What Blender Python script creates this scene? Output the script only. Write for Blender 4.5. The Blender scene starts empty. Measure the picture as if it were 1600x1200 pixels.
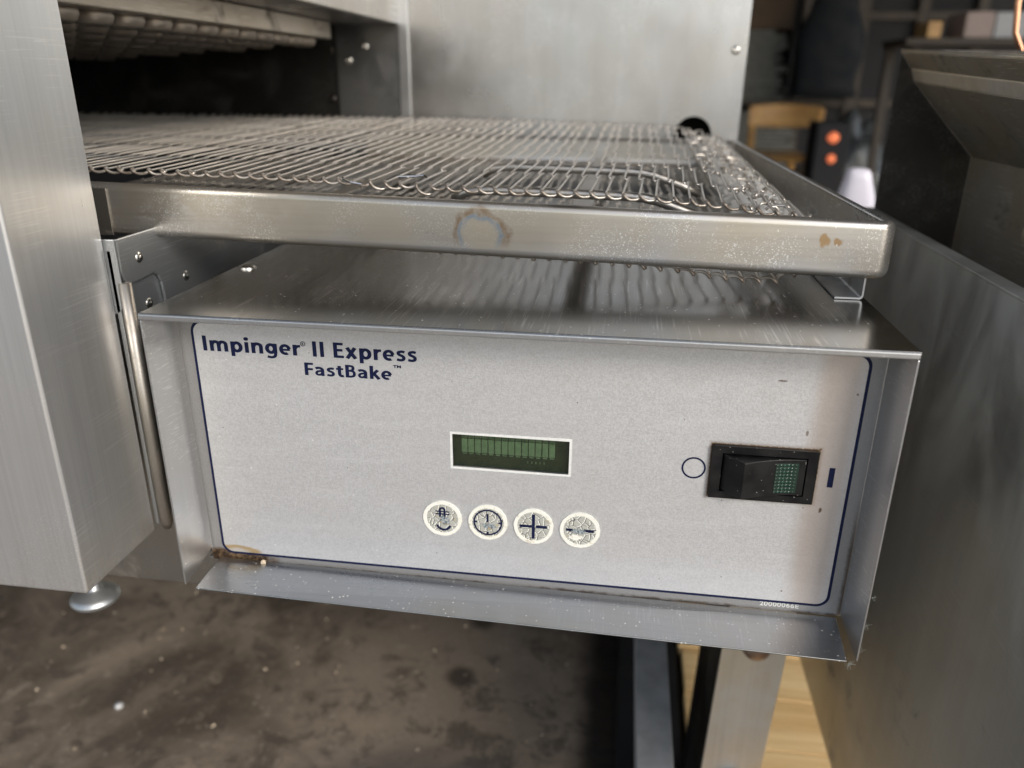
import bpy, bmesh, math, random
from mathutils import Vector, Matrix
random.seed(7)
C = bpy.context.scene.collection
SC = bpy.context.scene

# ------------------------------------------------------------------ camera
cam_d = bpy.data.cameras.new('camera')
cam_o = bpy.data.objects.new('camera', cam_d)
C.objects.link(cam_o)
SC.camera = cam_o
cam_d.sensor_fit = 'HORIZONTAL'
cam_d.sensor_width = 36.0
cam_d.lens = 1224.54 * 36.0 / 1600.0
cam_d.clip_start = 0.01
cam_d.clip_end = 300
R3 = Matrix(((0.98972763, -0.05818622, 0.13058863),
             (0.14279977, 0.35842919, -0.92257073),
             (0.00687412, 0.93174185, 0.36305629)))
cam_o.matrix_world = Matrix.Translation((0.28943923, -0.4214112, 0.13401578)) @ R3.to_4x4()
cam_d.dof.use_dof = True
cam_d.dof.focus_distance = 0.50
cam_d.dof.aperture_fstop = 4.8

# ------------------------------------------------------------------ light
SUN_EL, SUN_AZ = math.radians(30), math.radians(42)      # azimuth measured from -Y towards +X
w = bpy.data.worlds.new('World'); SC.world = w
w.use_nodes = True
wn = w.node_tree.nodes; wl = w.node_tree.links
sky = wn.new('ShaderNodeTexSky')
sky.sky_type = 'NISHITA'
sky.sun_disc = False
sky.sun_elevation = SUN_EL
sky.sun_rotation = math.pi - SUN_AZ
sky.air_density = 1.0; sky.dust_density = 1.2
hs = wn.new('ShaderNodeHueSaturation'); hs.inputs['Saturation'].default_value = 0.6     # thin overcast: little blue left
bg = wn['Background']; bg.inputs['Strength'].default_value = 0.15
wl.new(sky.outputs['Color'], hs.inputs['Color']); wl.new(hs.outputs['Color'], bg.inputs['Color'])
sd = bpy.data.lights.new('sun', 'SUN'); sd.energy = 1.35; sd.angle = math.radians(20)
sd.color = (1.0, 0.93, 0.84)
so = bpy.data.objects.new('sun', sd); C.objects.link(so)
sdir = Vector((math.sin(SUN_AZ) * math.cos(SUN_EL), -math.cos(SUN_AZ) * math.cos(SUN_EL), math.sin(SUN_EL)))
so.rotation_euler = sdir.to_track_quat('Z', 'Y').to_euler()
so.location = sdir * 10
SC.view_settings.view_transform = 'Standard'
SC.view_settings.look = 'None'
SC.view_settings.exposure = 0.57
SC.view_settings.gamma = 1.0
SC.cycles.use_denoising = True
SC.cycles.max_bounces = 10
SC.cycles.sample_clamp_indirect = 6.0
SC.cycles.caustics_reflective = True

# ------------------------------------------------------------------ node helper
class M:
    """small wrapper to write procedural materials"""
    def __init__(s, name):
        s.m = bpy.data.materials.new(name); s.m.use_nodes = True
        s.t = s.m.node_tree; s.n = s.t.nodes; s.l = s.t.links
        s.b = s.n['Principled BSDF']
        s.geo = s.n.new('ShaderNodeNewGeometry')
        s.pos = s.geo.outputs['Position']
    def put(s, sock, v):
        if isinstance(v, bpy.types.NodeSocket): s.l.new(v, sock)
        elif isinstance(v, (tuple, list)) and len(v) == 3 and sock.type == 'RGBA': sock.default_value = (*v, 1)
        else: sock.default_value = v
    def math(s, op, a, b=0.0, c=None, clamp=False):
        n = s.n.new('ShaderNodeMath'); n.operation = op; n.use_clamp = clamp
        s.put(n.inputs[0], a); s.put(n.inputs[1], b)
        if c is not None: s.put(n.inputs[2], c)
        return n.outputs[0]
    def map(s, scale=(1, 1, 1), rot=(0, 0, 0), loc=(0, 0, 0), v=None):
        n = s.n.new('ShaderNodeMapping')
        s.put(n.inputs['Vector'], s.pos if v is None else v)
        n.inputs['Scale'].default_value = scale; n.inputs['Rotation'].default_value = rot
        n.inputs['Location'].default_value = loc
        return n.outputs[0]
    def noise(s, scale=10, detail=3, rough=.5, v=None, dist=0.0, col=False):
        n = s.n.new('ShaderNodeTexNoise')
        s.put(n.inputs['Vector'], s.pos if v is None else v)
        n.inputs['Scale'].default_value = scale; n.inputs['Detail'].default_value = detail
        n.inputs['Roughness'].default_value = rough; n.inputs['Distortion'].default_value = dist
        return n.outputs['Color' if col else 'Fac']
    def voro(s, scale=10, feature='F1', v=None, out='Distance', rnd=1.0):
        n = s.n.new('ShaderNodeTexVoronoi'); n.feature = feature
        s.put(n.inputs['Vector'], s.pos if v is None else v)
        n.inputs['Scale'].default_value = scale; n.inputs['Randomness'].default_value = rnd
        return n.outputs[out]
    def rng(s, v, a, b, c=0.0, d=1.0, smooth=True):
        n = s.n.new('ShaderNodeMapRange')
        if smooth: n.interpolation_type = 'SMOOTHSTEP'
        s.put(n.inputs['Value'], v)
        for k, x in zip(('From Min', 'From Max', 'To Min', 'To Max'), (a, b, c, d)): s.put(n.inputs[k], x)
        return n.outputs[0]
    def mix(s, f, a, b, mode='MIX'):
        n = s.n.new('ShaderNodeMix'); n.data_type = 'RGBA'; n.blend_type = mode
        s.put(n.inputs[0], f); s.put(n.inputs[6], a); s.put(n.inputs[7], b)
        return n.outputs[2]
    def ell(s, c, r, wob=0.0, wscale=60):
        """normalised distance to an ellipsoid at c with radii r, wobbled by noise"""
        n = s.n.new('ShaderNodeVectorMath'); n.operation = 'SUBTRACT'
        s.put(n.inputs[0], s.pos); n.inputs[1].default_value = c
        q = s.n.new('ShaderNodeVectorMath'); q.operation = 'DIVIDE'
        s.l.new(n.outputs[0], q.inputs[0]); q.inputs[1].default_value = r
        g = s.n.new('ShaderNodeVectorMath'); g.operation = 'LENGTH'
        s.l.new(q.outputs[0], g.inputs[0])
        d = g.outputs['Value']
        if wob: d = s.math('ADD', d, s.math('MULTIPLY', s.math('SUBTRACT', s.noise(wscale, 4, .6), .5), wob))
        return d
    def bump(s, h, strength=.2, dist=.001):
        n = s.n.new('ShaderNodeBump'); s.put(n.inputs['Height'], h)
        n.inputs['Strength'].default_value = strength; n.inputs['Distance'].default_value = dist
        s.l.new(n.outputs[0], s.b.inputs['Normal'])
    def set(s, **k):
        for a, v in k.items():
            s.put(s.b.inputs[a.replace('_', ' ')], v)
        return s

def sepz(m, axis):
    n = m.n.new('ShaderNodeSeparateXYZ'); m.l.new(m.pos, n.inputs[0]); return n.outputs[axis]

def steel(name, col=(.55, .54, .52), rough=.3, brush='z', streak=.12, cloud=.08, scr=.5, specks=0.0, dirt=0.0,
          dirtcol=(.16, .12, .075), extra=None, bump=.05, aniso=.0, warm=.06, bscale=1.0, metal=1.0):
    m = M(name)
    sc = {'x': (6, 500, 500), 'y': (500, 6, 500), 'z': (500, 500, 6)}[brush]
    br = m.noise(1.0 * bscale, 3, .6, v=m.map(sc))
    br2 = m.noise(1.0, 2, .5, v=m.map(tuple(a * .12 for a in sc)))
    cl = m.noise(9, 4, .6, dist=.4)
    cl2 = m.noise(38, 5, .65)
    # hair scratches: stretched noise turned three ways
    scr_all = None
    for i, (rx, ry, rz) in enumerate(((.3, .5, .2), (1.1, -.6, .9), (-.4, 1.3, 2.0))):
        k = m.noise(1.0, 1, .3, v=m.map((900, 22, 900), (rx, ry, rz), (i * 3.1, 1.7 * i, 0)), dist=.3)
        k = m.rng(k, .665, .715)
        scr_all = k if scr_all is None else m.math('MAXIMUM', scr_all, k)
    scr_all = m.math('MULTIPLY', scr_all, m.rng(m.noise(22, 2), .42, .62))
    v = m.math('ADD', m.math('MULTIPLY', m.math('SUBTRACT', br, .5), streak * 1.6),
               m.math('MULTIPLY', m.math('SUBTRACT', br2, .5), streak * 1.3))
    base = m.mix(m.rng(cl, .3, .7), col, tuple(c * k for c, k in zip(col, (1 - warm * .3, 1 - warm * .8, 1 - warm * 1.6))))
    shade = m.math('ADD', 1.0, v)
    cc = m.n.new('ShaderNodeVectorMath'); cc.operation = 'SCALE'
    m.l.new(base, cc.inputs[0]); m.l.new(shade, cc.inputs['Scale'])
    colr = cc.outputs[0]
    colr = m.mix(m.math('MULTIPLY', scr_all, scr), colr, (.92, .92, .91))
    rgh = m.math('ADD', rough, m.math('MULTIPLY', m.math('SUBTRACT', cl, .5), cloud * 2))
    rgh = m.math('ADD', rgh, m.math('MULTIPLY', m.math('SUBTRACT', cl2, .5), cloud))
    rgh = m.math('ADD', rgh, m.math('MULTIPLY', m.math('SUBTRACT', br, .5), streak * .6), clamp=True)
    met = metal
    if dirt:
        dm = m.rng(m.noise(16, 6, .68, dist=.6), .62 - dirt * .25, .80 - dirt * .2, 0, .85)
        colr = m.mix(dm, colr, dirtcol); met = m.math('SUBTRACT', metal, m.math('MULTIPLY', dm, .6 * metal))
        rgh = m.math('ADD', rgh, m.math('MULTIPLY', dm, .3), clamp=True)
    if specks:
        d = m.voro(420); rc = m.voro(420, out='Color')
        ss = m.n.new('ShaderNodeSeparateColor'); m.l.new(rc, ss.inputs[0])
        sel = m.math('GREATER_THAN', ss.outputs[0], 1 - specks)
        sp = m.math('MULTIPLY', m.rng(d, .30, .16), sel)
        sp = m.math('MULTIPLY', sp, m.rng(m.noise(30, 3), .35, .6))
        colr = m.mix(sp, colr, (.75, .74, .70))
        met = m.math('MULTIPLY', met, m.math('SUBTRACT', 1.0, sp))
        rgh = m.math('MAXIMUM', rgh, m.math('MULTIPLY', sp, .7))
    if extra: colr, rgh, met = extra(m, colr, rgh, met)
    m.set(Base_Color=colr, Roughness=rgh, Metallic=met)
    if aniso: m.set(Anisotropic=aniso)
    m.bump(m.math('ADD', br, m.math('MULTIPLY', cl2, .6)), bump, .0004)
    return m.m

def simple(name, col, rough=.5, metal=0.0, var=.15, scale=20, bump=0.0, emit=None, spec=.5):
    m = M(name)
    n = m.noise(scale, 4, .6)
    c = m.mix(m.rng(n, .3, .7), tuple(x * (1 - var) for x in col), tuple(min(1, x * (1 + var)) for x in col))
    m.set(Base_Color=c, Roughness=m.rng(n, .2, .8, rough * .85, min(1, rough * 1.15)), Metallic=metal)
    m.b.inputs['Specular IOR Level'].default_value = spec
    if bump: m.bump(n, bump, .002)
    if emit: m.set(Emission_Color=emit[0], Emission_Strength=emit[1])
    return m.m

# ------------------------------------------------------------------ object helpers
WL = {}
def wloc(o): return WL.get(o.name, Vector((0, 0, 0)))
def obj(name, me, mat, parent=None, at=None):
    """link a mesh given in world coordinates as one object, origin at its centre"""
    if isinstance(me, bmesh.types.BMesh):
        bm = me; me = bpy.data.meshes.new(name); bm.to_mesh(me); bm.free()
    cs = [v.co for v in me.vertices]
    c = Vector(at) if at is not None else sum(cs, Vector()) / max(1, len(cs))
    me.transform(Matrix.Translation(-c))
    o = bpy.data.objects.new(name, me); C.objects.link(o)
    if mat: me.materials.clear(); me.materials.append(mat)
    WL[o.name] = c
    if parent: o.parent = parent; o.location = c - wloc(parent)
    else: o.location = c
    return o
def thing(name, label, cat, loc, group=None):
    o = bpy.data.objects.new(name, None); C.objects.link(o); o.location = loc
    o.empty_display_size = .02
    WL[o.name] = Vector(loc); o['label'] = label; o['category'] = cat
    if group: o['group'] = group
    return o
def tag(o, label, cat, group=None):
    o['label'] = label; o['category'] = cat
    if group: o['group'] = group
    return o
def bev(o, w=.0005, seg=2, ang=35):
    b = o.modifiers.new('bevel', 'BEVEL'); b.width = w; b.segments = seg; b.limit_method = 'ANGLE'
    b.angle_limit = math.radians(ang); return o
def smooth(o, on=True):
    for p in o.data.polygons: p.use_smooth = on
    return o
def box(bm, x0, x1, y0, y1, z0, z1):
    v = [bm.verts.new((x, y, z)) for z in (z0, z1) for x, y in ((x0, y0), (x1, y0), (x1, y1), (x0, y1))]
    for f in ((3, 2, 1, 0), (4, 5, 6, 7), (0, 1, 5, 4), (1, 2, 6, 5), (2, 3, 7, 6), (3, 0, 4, 7)):
        bm.faces.new([v[i] for i in f])
    return v
def boxo(name, x0, x1, y0, y1, z0, z1, mat, parent=None, b=.0):
    bm = bmesh.new(); box(bm, x0, x1, y0, y1, z0, z1)
    o = obj(name, bm, mat, parent)
    return bev(o, b) if b else o
def sheet(name, pts, t, mat, parent=None, b=.0004):
    """planar polygon pts (counter-clockwise seen from its visible side) given thickness t behind"""
    pts = [Vector(p) for p in pts]
    n = Vector((0, 0, 0))
    for i in range(len(pts)):
        a, c = pts[i], pts[(i + 1) % len(pts)]
        n += a.cross(c)
    n.normalize()
    bm = bmesh.new()
    A = [bm.verts.new(p) for p in pts]; B = [bm.verts.new(p - n * t) for p in pts]
    bm.faces.new(A); bm.faces.new(B[::-1])
    for i in range(len(A)):
        j = (i + 1) % len(A)
        bm.faces.new((A[j], A[i], B[i], B[j]))
    o = obj(name, bm, mat, parent)
    return bev(o, b) if b else o
def tube(bm, pts, r, sides=8, cap=True):
    pts = [Vector(p) for p in pts]
    rings = []
    up = None
    for i, p in enumerate(pts):
        t = (pts[min(i + 1, len(pts) - 1)] - pts[max(i - 1, 0)]).normalized()
        if up is None: up = t.orthogonal().normalized()
        up = (up - t * up.dot(t)).normalized()
        s = t.cross(up)
        rr = r[i] if isinstance(r, (list, tuple)) else r
        rings.append([bm.verts.new(p + (up * math.cos(a) + s * math.sin(a)) * rr)
                      for a in [2 * math.pi * k / sides for k in range(sides)]])
    for a, c in zip(rings, rings[1:]):
        for k in range(sides):
            j = (k + 1) % sides
            bm.faces.new((a[k], a[j], c[j], c[k]))
    if cap:
        bm.faces.new(rings[0][::-1]); bm.faces.new(rings[-1])
def lathe(bm, prof, origin, axis='y', n=28):
    """prof: (radius, height along axis)"""
    o = Vector(origin); rings = []
    ax = {'x': Vector((1, 0, 0)), 'y': Vector((0, 1, 0)), 'z': Vector((0, 0, 1))}[axis]
    u = {'x': Vector((0, 1, 0)), 'y': Vector((1, 0, 0)), 'z': Vector((1, 0, 0))}[axis]; v = ax.cross(u)
    for r, h in prof:
        if r < 1e-6: rings.append([bm.verts.new(o + ax * h)])
        else: rings.append([bm.verts.new(o + ax * h + (u * math.cos(a) + v * math.sin(a)) * r)
                            for a in [2 * math.pi * k / n for k in range(n)]])
    for a, c in zip(rings, rings[1:]):
        for k in range(n):
            j = (k + 1) % n
            if len(a) == 1 and len(c) == 1: continue
            if len(a) == 1: bm.faces.new((a[0], c[j], c[k]))
            elif len(c) == 1: bm.faces.new((a[k], a[j], c[0]))
            else: bm.faces.new((a[k], a[j], c[j], c[k]))
    bmesh.ops.recalc_face_normals(bm, faces=bm.faces)
def curve_mesh(loops, extrude):
    """filled 2D curve with holes -> mesh (x, y, z=+-extrude)"""
    cu = bpy.data.curves.new('c', 'CURVE'); cu.dimensions = '2D'; cu.fill_mode = 'BOTH' if extrude else 'FRONT'
    cu.extrude = extrude
    for lp in loops:
        s = cu.splines.new('POLY'); s.points.add(len(lp) - 1); s.use_cyclic_u = True
        for i, (x, y) in enumerate(lp): s.points[i].co = (x, y, 0, 1)
    return _to_mesh(cu)
def _to_mesh(cu):
    o = bpy.data.objects.new('t', cu); C.objects.link(o)
    bpy.context.view_layer.update()
    dg = bpy.context.evaluated_depsgraph_get()
    me = bpy.data.meshes.new_from_object(o.evaluated_get(dg))
    bpy.data.objects.remove(o); bpy.data.curves.remove(cu)
    return me
def flat(name, loops, y, mat, parent, t=.0004, b=0.0):
    """2D loops in (x, z), facing -Y, front face at y, thickness t"""
    me = curve_mesh(loops, t / 2)
    me.transform(Matrix.Translation((0, y + t / 2, 0)) @ Matrix.Rotation(math.pi / 2, 4, 'X'))
    o = obj(name, me, mat, parent)
    return bev(o, b) if b else o
def rrect(x0, x1, z0, z1, r, n=8):
    p = []
    for cx, cz, a0 in ((x1 - r, z1 - r, 0), (x0 + r, z1 - r, 90), (x0 + r, z0 + r, 180), (x1 - r, z0 + r, 270)):
        for k in range(n + 1):
            a = math.radians(a0 + 90 * k / n); p.append((cx + r * math.cos(a), cz + r * math.sin(a)))
    return p
def circ(cx, cz, r, n=40, a0=0, a1=360):
    full = abs(a1 - a0) >= 360
    return [(cx + r * math.cos(math.radians(a0 + (a1 - a0) * k / (n if full else n - 1))),
             cz + r * math.sin(math.radians(a0 + (a1 - a0) * k / (n if full else n - 1)))) for k in range(n)]
def rect(x0, x1, z0, z1): return [(x0, z0), (x1, z0), (x1, z1), (x0, z1)]
def text(name, s, x0, x1, zb, cap, y, mat, parent, bold=.035, space=1.0, t=.0002):
    """lettering fitted between x0 and x1 with its baseline at zb and capitals cap high"""
    def raw(q, ex):
        cu = bpy.data.curves.new('t', 'FONT'); cu.body = q; cu.size = 1; cu.offset = bold
        cu.space_character = space; cu.extrude = ex; cu.resolution_u = 6
        return _to_mesh(cu)
    ref = raw('I', 0); h = max(v.co.y for v in ref.vertices); lo = min(v.co.y for v in ref.vertices)
    bpy.data.meshes.remove(ref)
    me = raw(s, .5)
    xs = [v.co.x for v in me.vertices]
    sx = (x1 - x0) / (max(xs) - min(xs)); sz = cap / (h - lo)
    for v in me.vertices:
        a, b, c = v.co
        v.co = (x0 + (a - min(xs)) * sx, y + t / 2 - c * t, zb + (b - lo) * sz)
    return obj(name, me, mat, parent)
def screw(name, c, r, mat, parent, axis='y', sgn=-1, phil=True):
    """domed pan-head screw whose head stands off along sgn*axis"""
    bm = bmesh.new()
    prof = [(r, 0), (r, sgn * r * .25), (r * .85, sgn * r * .5), (r * .5, sgn * r * .64), (r * .22, sgn * r * .66),
            (r * .2, sgn * r * .4), (0, sgn * r * .35)]
    lathe(bm, prof, c, axis, 20)
    return smooth(obj(name, bm, mat, parent))

# ------------------------------------------------------------------ materials
def tray_marks(m, c, r, k):
    x = sepz(m, 'X'); z = sepz(m, 'Z')
    # heat-tint rings around a spot weld
    d = m.ell((.194, .1, .0335), (.0160, .05, .0165), .55, 70)
    d = m.math('ADD', d, m.math('MULTIPLY', m.math('SUBTRACT', m.noise(32, 2), .5), .9))
    fade = m.math('MULTIPLY', m.rng(z, .024, .036), m.rng(m.noise(150, 4, .7), .30, .58, .25, 1))
    ring1 = m.math('MULTIPLY', m.rng(d, .72, .88), m.rng(d, 1.02, .9))
    ring2 = m.math('MULTIPLY', m.rng(d, .9, 1.02), m.rng(d, 1.3, 1.05))
    core = m.rng(d, .85, .6)
    c = m.mix(m.math('MULTIPLY', core, .45), c, (.62, .56, .44))
    c = m.mix(m.math('MULTIPLY', m.math('MULTIPLY', ring1, fade), 1.0), c, (.16, .32, .50))
    c = m.mix(m.math('MULTIPLY', m.math('MULTIPLY', ring2, fade), 1.0), c, (.22, .12, .055))
    # chalky wear patch on the left third
    w1 = m.math('MULTIPLY', m.rng(m.ell((-.01, .1, .045), (.08, .1, .022), .9, 40), 1.1, .3), m.rng(m.noise(120, 6, .75), .48, .68))
    w2 = m.math('MULTIPLY', m.rng(m.ell((.38, .1, .03), (.09, .1, .03), .7, 30), 1.2, .5), m.rng(m.noise(170, 5, .75), .64, .78))
    wv = m.math('MULTIPLY', m.math('MAXIMUM', w1, w2), .55)
    c = m.mix(wv, c, (.68, .67, .64)); r = m.math('ADD', r, m.math('MULTIPLY', wv, .25), clamp=True)
    # yellow-brown baked spots
    s1 = m.rng(m.ell((.4155, .1, .0395), (.0045, .05, .006), 1.3, 220), .9, .55)
    s2 = m.rng(m.ell((.424, .1, .0385), (.004, .05, .004), 1.6, 260), .8, .4)
    s = m.math('MULTIPLY', m.math('MAXIMUM', s1, s2), .8)
    c = m.mix(s, c, (.30, .16, .03)); k = m.math('SUBTRACT', .85, m.math('MULTIPLY', s, .8))
    # soot along the upper rim; brown reflection painted into the middle
    bd = m.math('MULTIPLY', m.rng(m.ell((.15, .1, .05), (.17, .1, .05), .8, 26), 1.1, .3), .55)
    c = m.mix(bd, c, (.33, .285, .22))
    st = m.math('MULTIPLY', m.rng(m.ell((.255, .1, .0585), (.03, .05, .004), .9, 60), 1.1, .5), .75)
    c = m.mix(st, c, (.10, .09, .08))
    # short pale nicks
    nk = m.noise(1.0, 1, .3, v=m.map((700, 100, 240), (0, .5, 0)))
    nk = m.math('MULTIPLY', m.rng(nk, .71, .735), m.rng(x, .25, .42))
    c = m.mix(m.math('MULTIPLY', nk, .8), c, (.9, .89, .86))
    return c, r, k

def slab_marks(m, c, r, k):
    z = sepz(m, 'Z')
    d = m.math('MULTIPLY', m.rng(z, -.165, -.188), m.rng(m.noise(90, 5, .7), .4, .62))
    d = m.math('MULTIPLY', d, .35)
    c = m.mix(d, c, (.20, .15, .09))
    return c, r, m.math('SUBTRACT', .80, m.math('MULTIPLY', d, .4))

def machine_film_sheen(m, c, r, k):
    z = sepz(m, 'Z')
    # rag-wiped film, painted paler towards the top for the sky's reflection
    n = m.noise(1.0, 4, .6, v=m.map((11, 11, 4), (.75, 0, 0)), dist=.9)
    f = m.math('MULTIPLY', m.rng(n, .30, .72), m.rng(m.math('ADD', z, m.math('MULTIPLY', n, .10)), -.20, -.01, .10, .95))
    c = m.mix(f, c, (.66, .655, .60)); r = m.math('ADD', r, m.math('MULTIPLY', f, .18), clamp=True); k = m.math('SUBTRACT', k, m.math('MULTIPLY', f, .55))
    sp = m.rng(m.ell((.549, .115, -.205), (.1, .0055, .016), .5, 90), 1.1, .8)
    c = m.mix(m.math('MULTIPLY', sp, .6), c, (.45, .47, .47))
    return c, r, k
def belt_edge_brown(m, c, r, k):
    # darker and browner along the linked near edge of the belt
    y = sepz(m, 'Y')
    g = m.math('MULTIPLY', m.rng(m.math('ADD', y, m.math('MULTIPLY', m.noise(60, 4), .006)), .1225, .1190), m.rng(m.noise(240, 3), .25, .55, .5, 1))
    g = m.math('MULTIPLY', g, .85)
    return m.mix(g, c, (.10, .070, .045)), r, m.math('SUBTRACT', k, m.math('MULTIPLY', g, .5))
def housing_smears(m, c, r, k):
    # slanting wiped smears in the polish
    n = m.noise(1.0, 4, .62, v=m.map((30, 30, 9), (0, .45, 0)), dist=.5)
    f = m.rng(n, .38, .70)
    c = m.mix(m.math('MULTIPLY', f, .16), c, (.70, .69, .68)); r = m.math('ADD', r, m.math('MULTIPLY', f, .07), clamp=True)
    g = m.rng(m.noise(7, 3, .5), .45, .7, 0, .35)
    return m.mix(g, c, (.30, .28, .27)), r, k
MT = {}
MT['slab'] = steel('brushed_steel_slab', (.70, .71, .72), .32, 'z', .15, .08, .42, bump=.10, extra=slab_marks, warm=.04, metal=.80)
MT['housing'] = steel('brushed_steel_housing', (.44, .435, .43), .30, 'z', .08, .12, .45, extra=housing_smears, bump=.06, warm=.08)
MT['cover'] = steel('smooth_steel_cover', (.29, .29, .287), .19, 'x', .07, .05, .35, specks=.05, bump=.03)
MT['tray'] = steel('worn_tray_steel', (.55, .54, .525), .31, 'x', .16, .09, .9, extra=tray_marks, bump=.06, warm=.15)
MT['lip'] = steel('dusty_lip_steel', (.40, .41, .425), .30, 'x', .10, .10, .08, specks=.16, bump=.08)
MT['flange'] = steel('side_flange_steel', (.54, .55, .565), .32, 'z', .10, .06, .3, specks=.04, bump=.08, metal=.9)
MT['galv'] = steel('dull_galvanised_steel', (.42, .44, .46), .38, 'z', .05, .10, .3, dirt=.2, bump=.05, metal=.85)
MT['trim'] = steel('greasy_trim_steel', (.44, .42, .39), .42, 'z', .06, .08, .2, dirt=.32, dirtcol=(.22, .15, .08))
MT['wire'] = steel('belt_wire_steel', (.68, .645, .60), .34, 'y', .1, .1, .0, extra=belt_edge_brown, dirt=.25, dirtcol=(.13, .085, .05), bump=.05, metal=.8)
MT['tooth'] = steel('bright_sprocket_steel', (.85, .84, .82), .30, 'x', .04, .08, .0, dirt=.12, metal=.75)
MT['shiny'] = steel('polished_rod_steel', (.72, .70, .67), .20, 'x', .04, .08, .2, dirt=.15)
MT['screw'] = steel('zinc_screw', (.62, .61, .58), .28, 'x', .03, .08, .2, bump=.02)
MT['inner'] = steel('sooty_oven_steel', (.07, .068, .066), .45, 'z', .06, .10, .2, dirt=.5, dirtcol=(.03, .028, .025))
MT['duct'] = steel('dull_duct_steel', (.40, .37, .33), .40, 'x', .08, .10, .2, dirt=.35, dirtcol=(.10, .08, .06))
MT['nozzle'] = steel('baked_nozzle_steel', (.30, .265, .23), .40, 'x', .05, .10, .0, dirt=.3, dirtcol=(.12, .09, .065), metal=.45)
MT['inner_plate'] = steel('grey_inner_steel', (.24, .245, .25), .34, 'z', .08, .14, .2, dirt=.3, dirtcol=(.05, .045, .04), metal=.9)
MT['machine'] = steel('dull_machine_steel', (.50, .50, .475), .36, 'z', .12, .14, .12, dirt=.10, dirtcol=(.20, .19, .165), bump=.08, warm=.06, metal=.7, extra=machine_film_sheen)
MT['machine_hood'] = steel('oily_hood_steel', (.45, .43, .38), .42, 'y', .12, .12, .5, dirt=.35, dirtcol=(.09, .075, .05), bump=.1, warm=.2, metal=.55)
MT['dark_steel'] = steel('near_black_steel', (.07, .066, .062), .42, 'z', .08, .10, .2, dirt=.5, dirtcol=(.035, .03, .025))
MT['leg'] = steel('warm_leg_steel', (.80, .76, .69), .34, 'z', .20, .07, .3, bump=.08, warm=.2, metal=.5)
MT['rail'] = None

def panel_grey():
    m = M('overlay_grey')
    f = m.noise(2600, 2, .6)
    c = m.mix(m.rng(f, .35, .65), (.27, .265, .26), (.34, .335, .33))
    k = m.rng(m.ell((.024, .0328, -.1922), (.028, .02, .0068), .8, 110), 1.15, .75)
    c = m.mix(k, c, m.mix(m.rng(m.noise(300, 5, .7), .42, .62), (.045, .028, .018), (.20, .13, .07)))
    # grime line along the bottom and side seams
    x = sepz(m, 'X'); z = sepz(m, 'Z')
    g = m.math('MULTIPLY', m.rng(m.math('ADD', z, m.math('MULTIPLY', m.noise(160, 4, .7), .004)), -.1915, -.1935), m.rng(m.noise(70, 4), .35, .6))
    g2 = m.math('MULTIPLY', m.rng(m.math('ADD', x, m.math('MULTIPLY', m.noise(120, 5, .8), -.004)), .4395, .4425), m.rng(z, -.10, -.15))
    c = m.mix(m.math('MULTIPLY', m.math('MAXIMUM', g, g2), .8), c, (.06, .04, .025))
    m.set(Base_Color=c, Roughness=.42, Metallic=.45)
    m.bump(f, .05, .0002)
    return m.m
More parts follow.
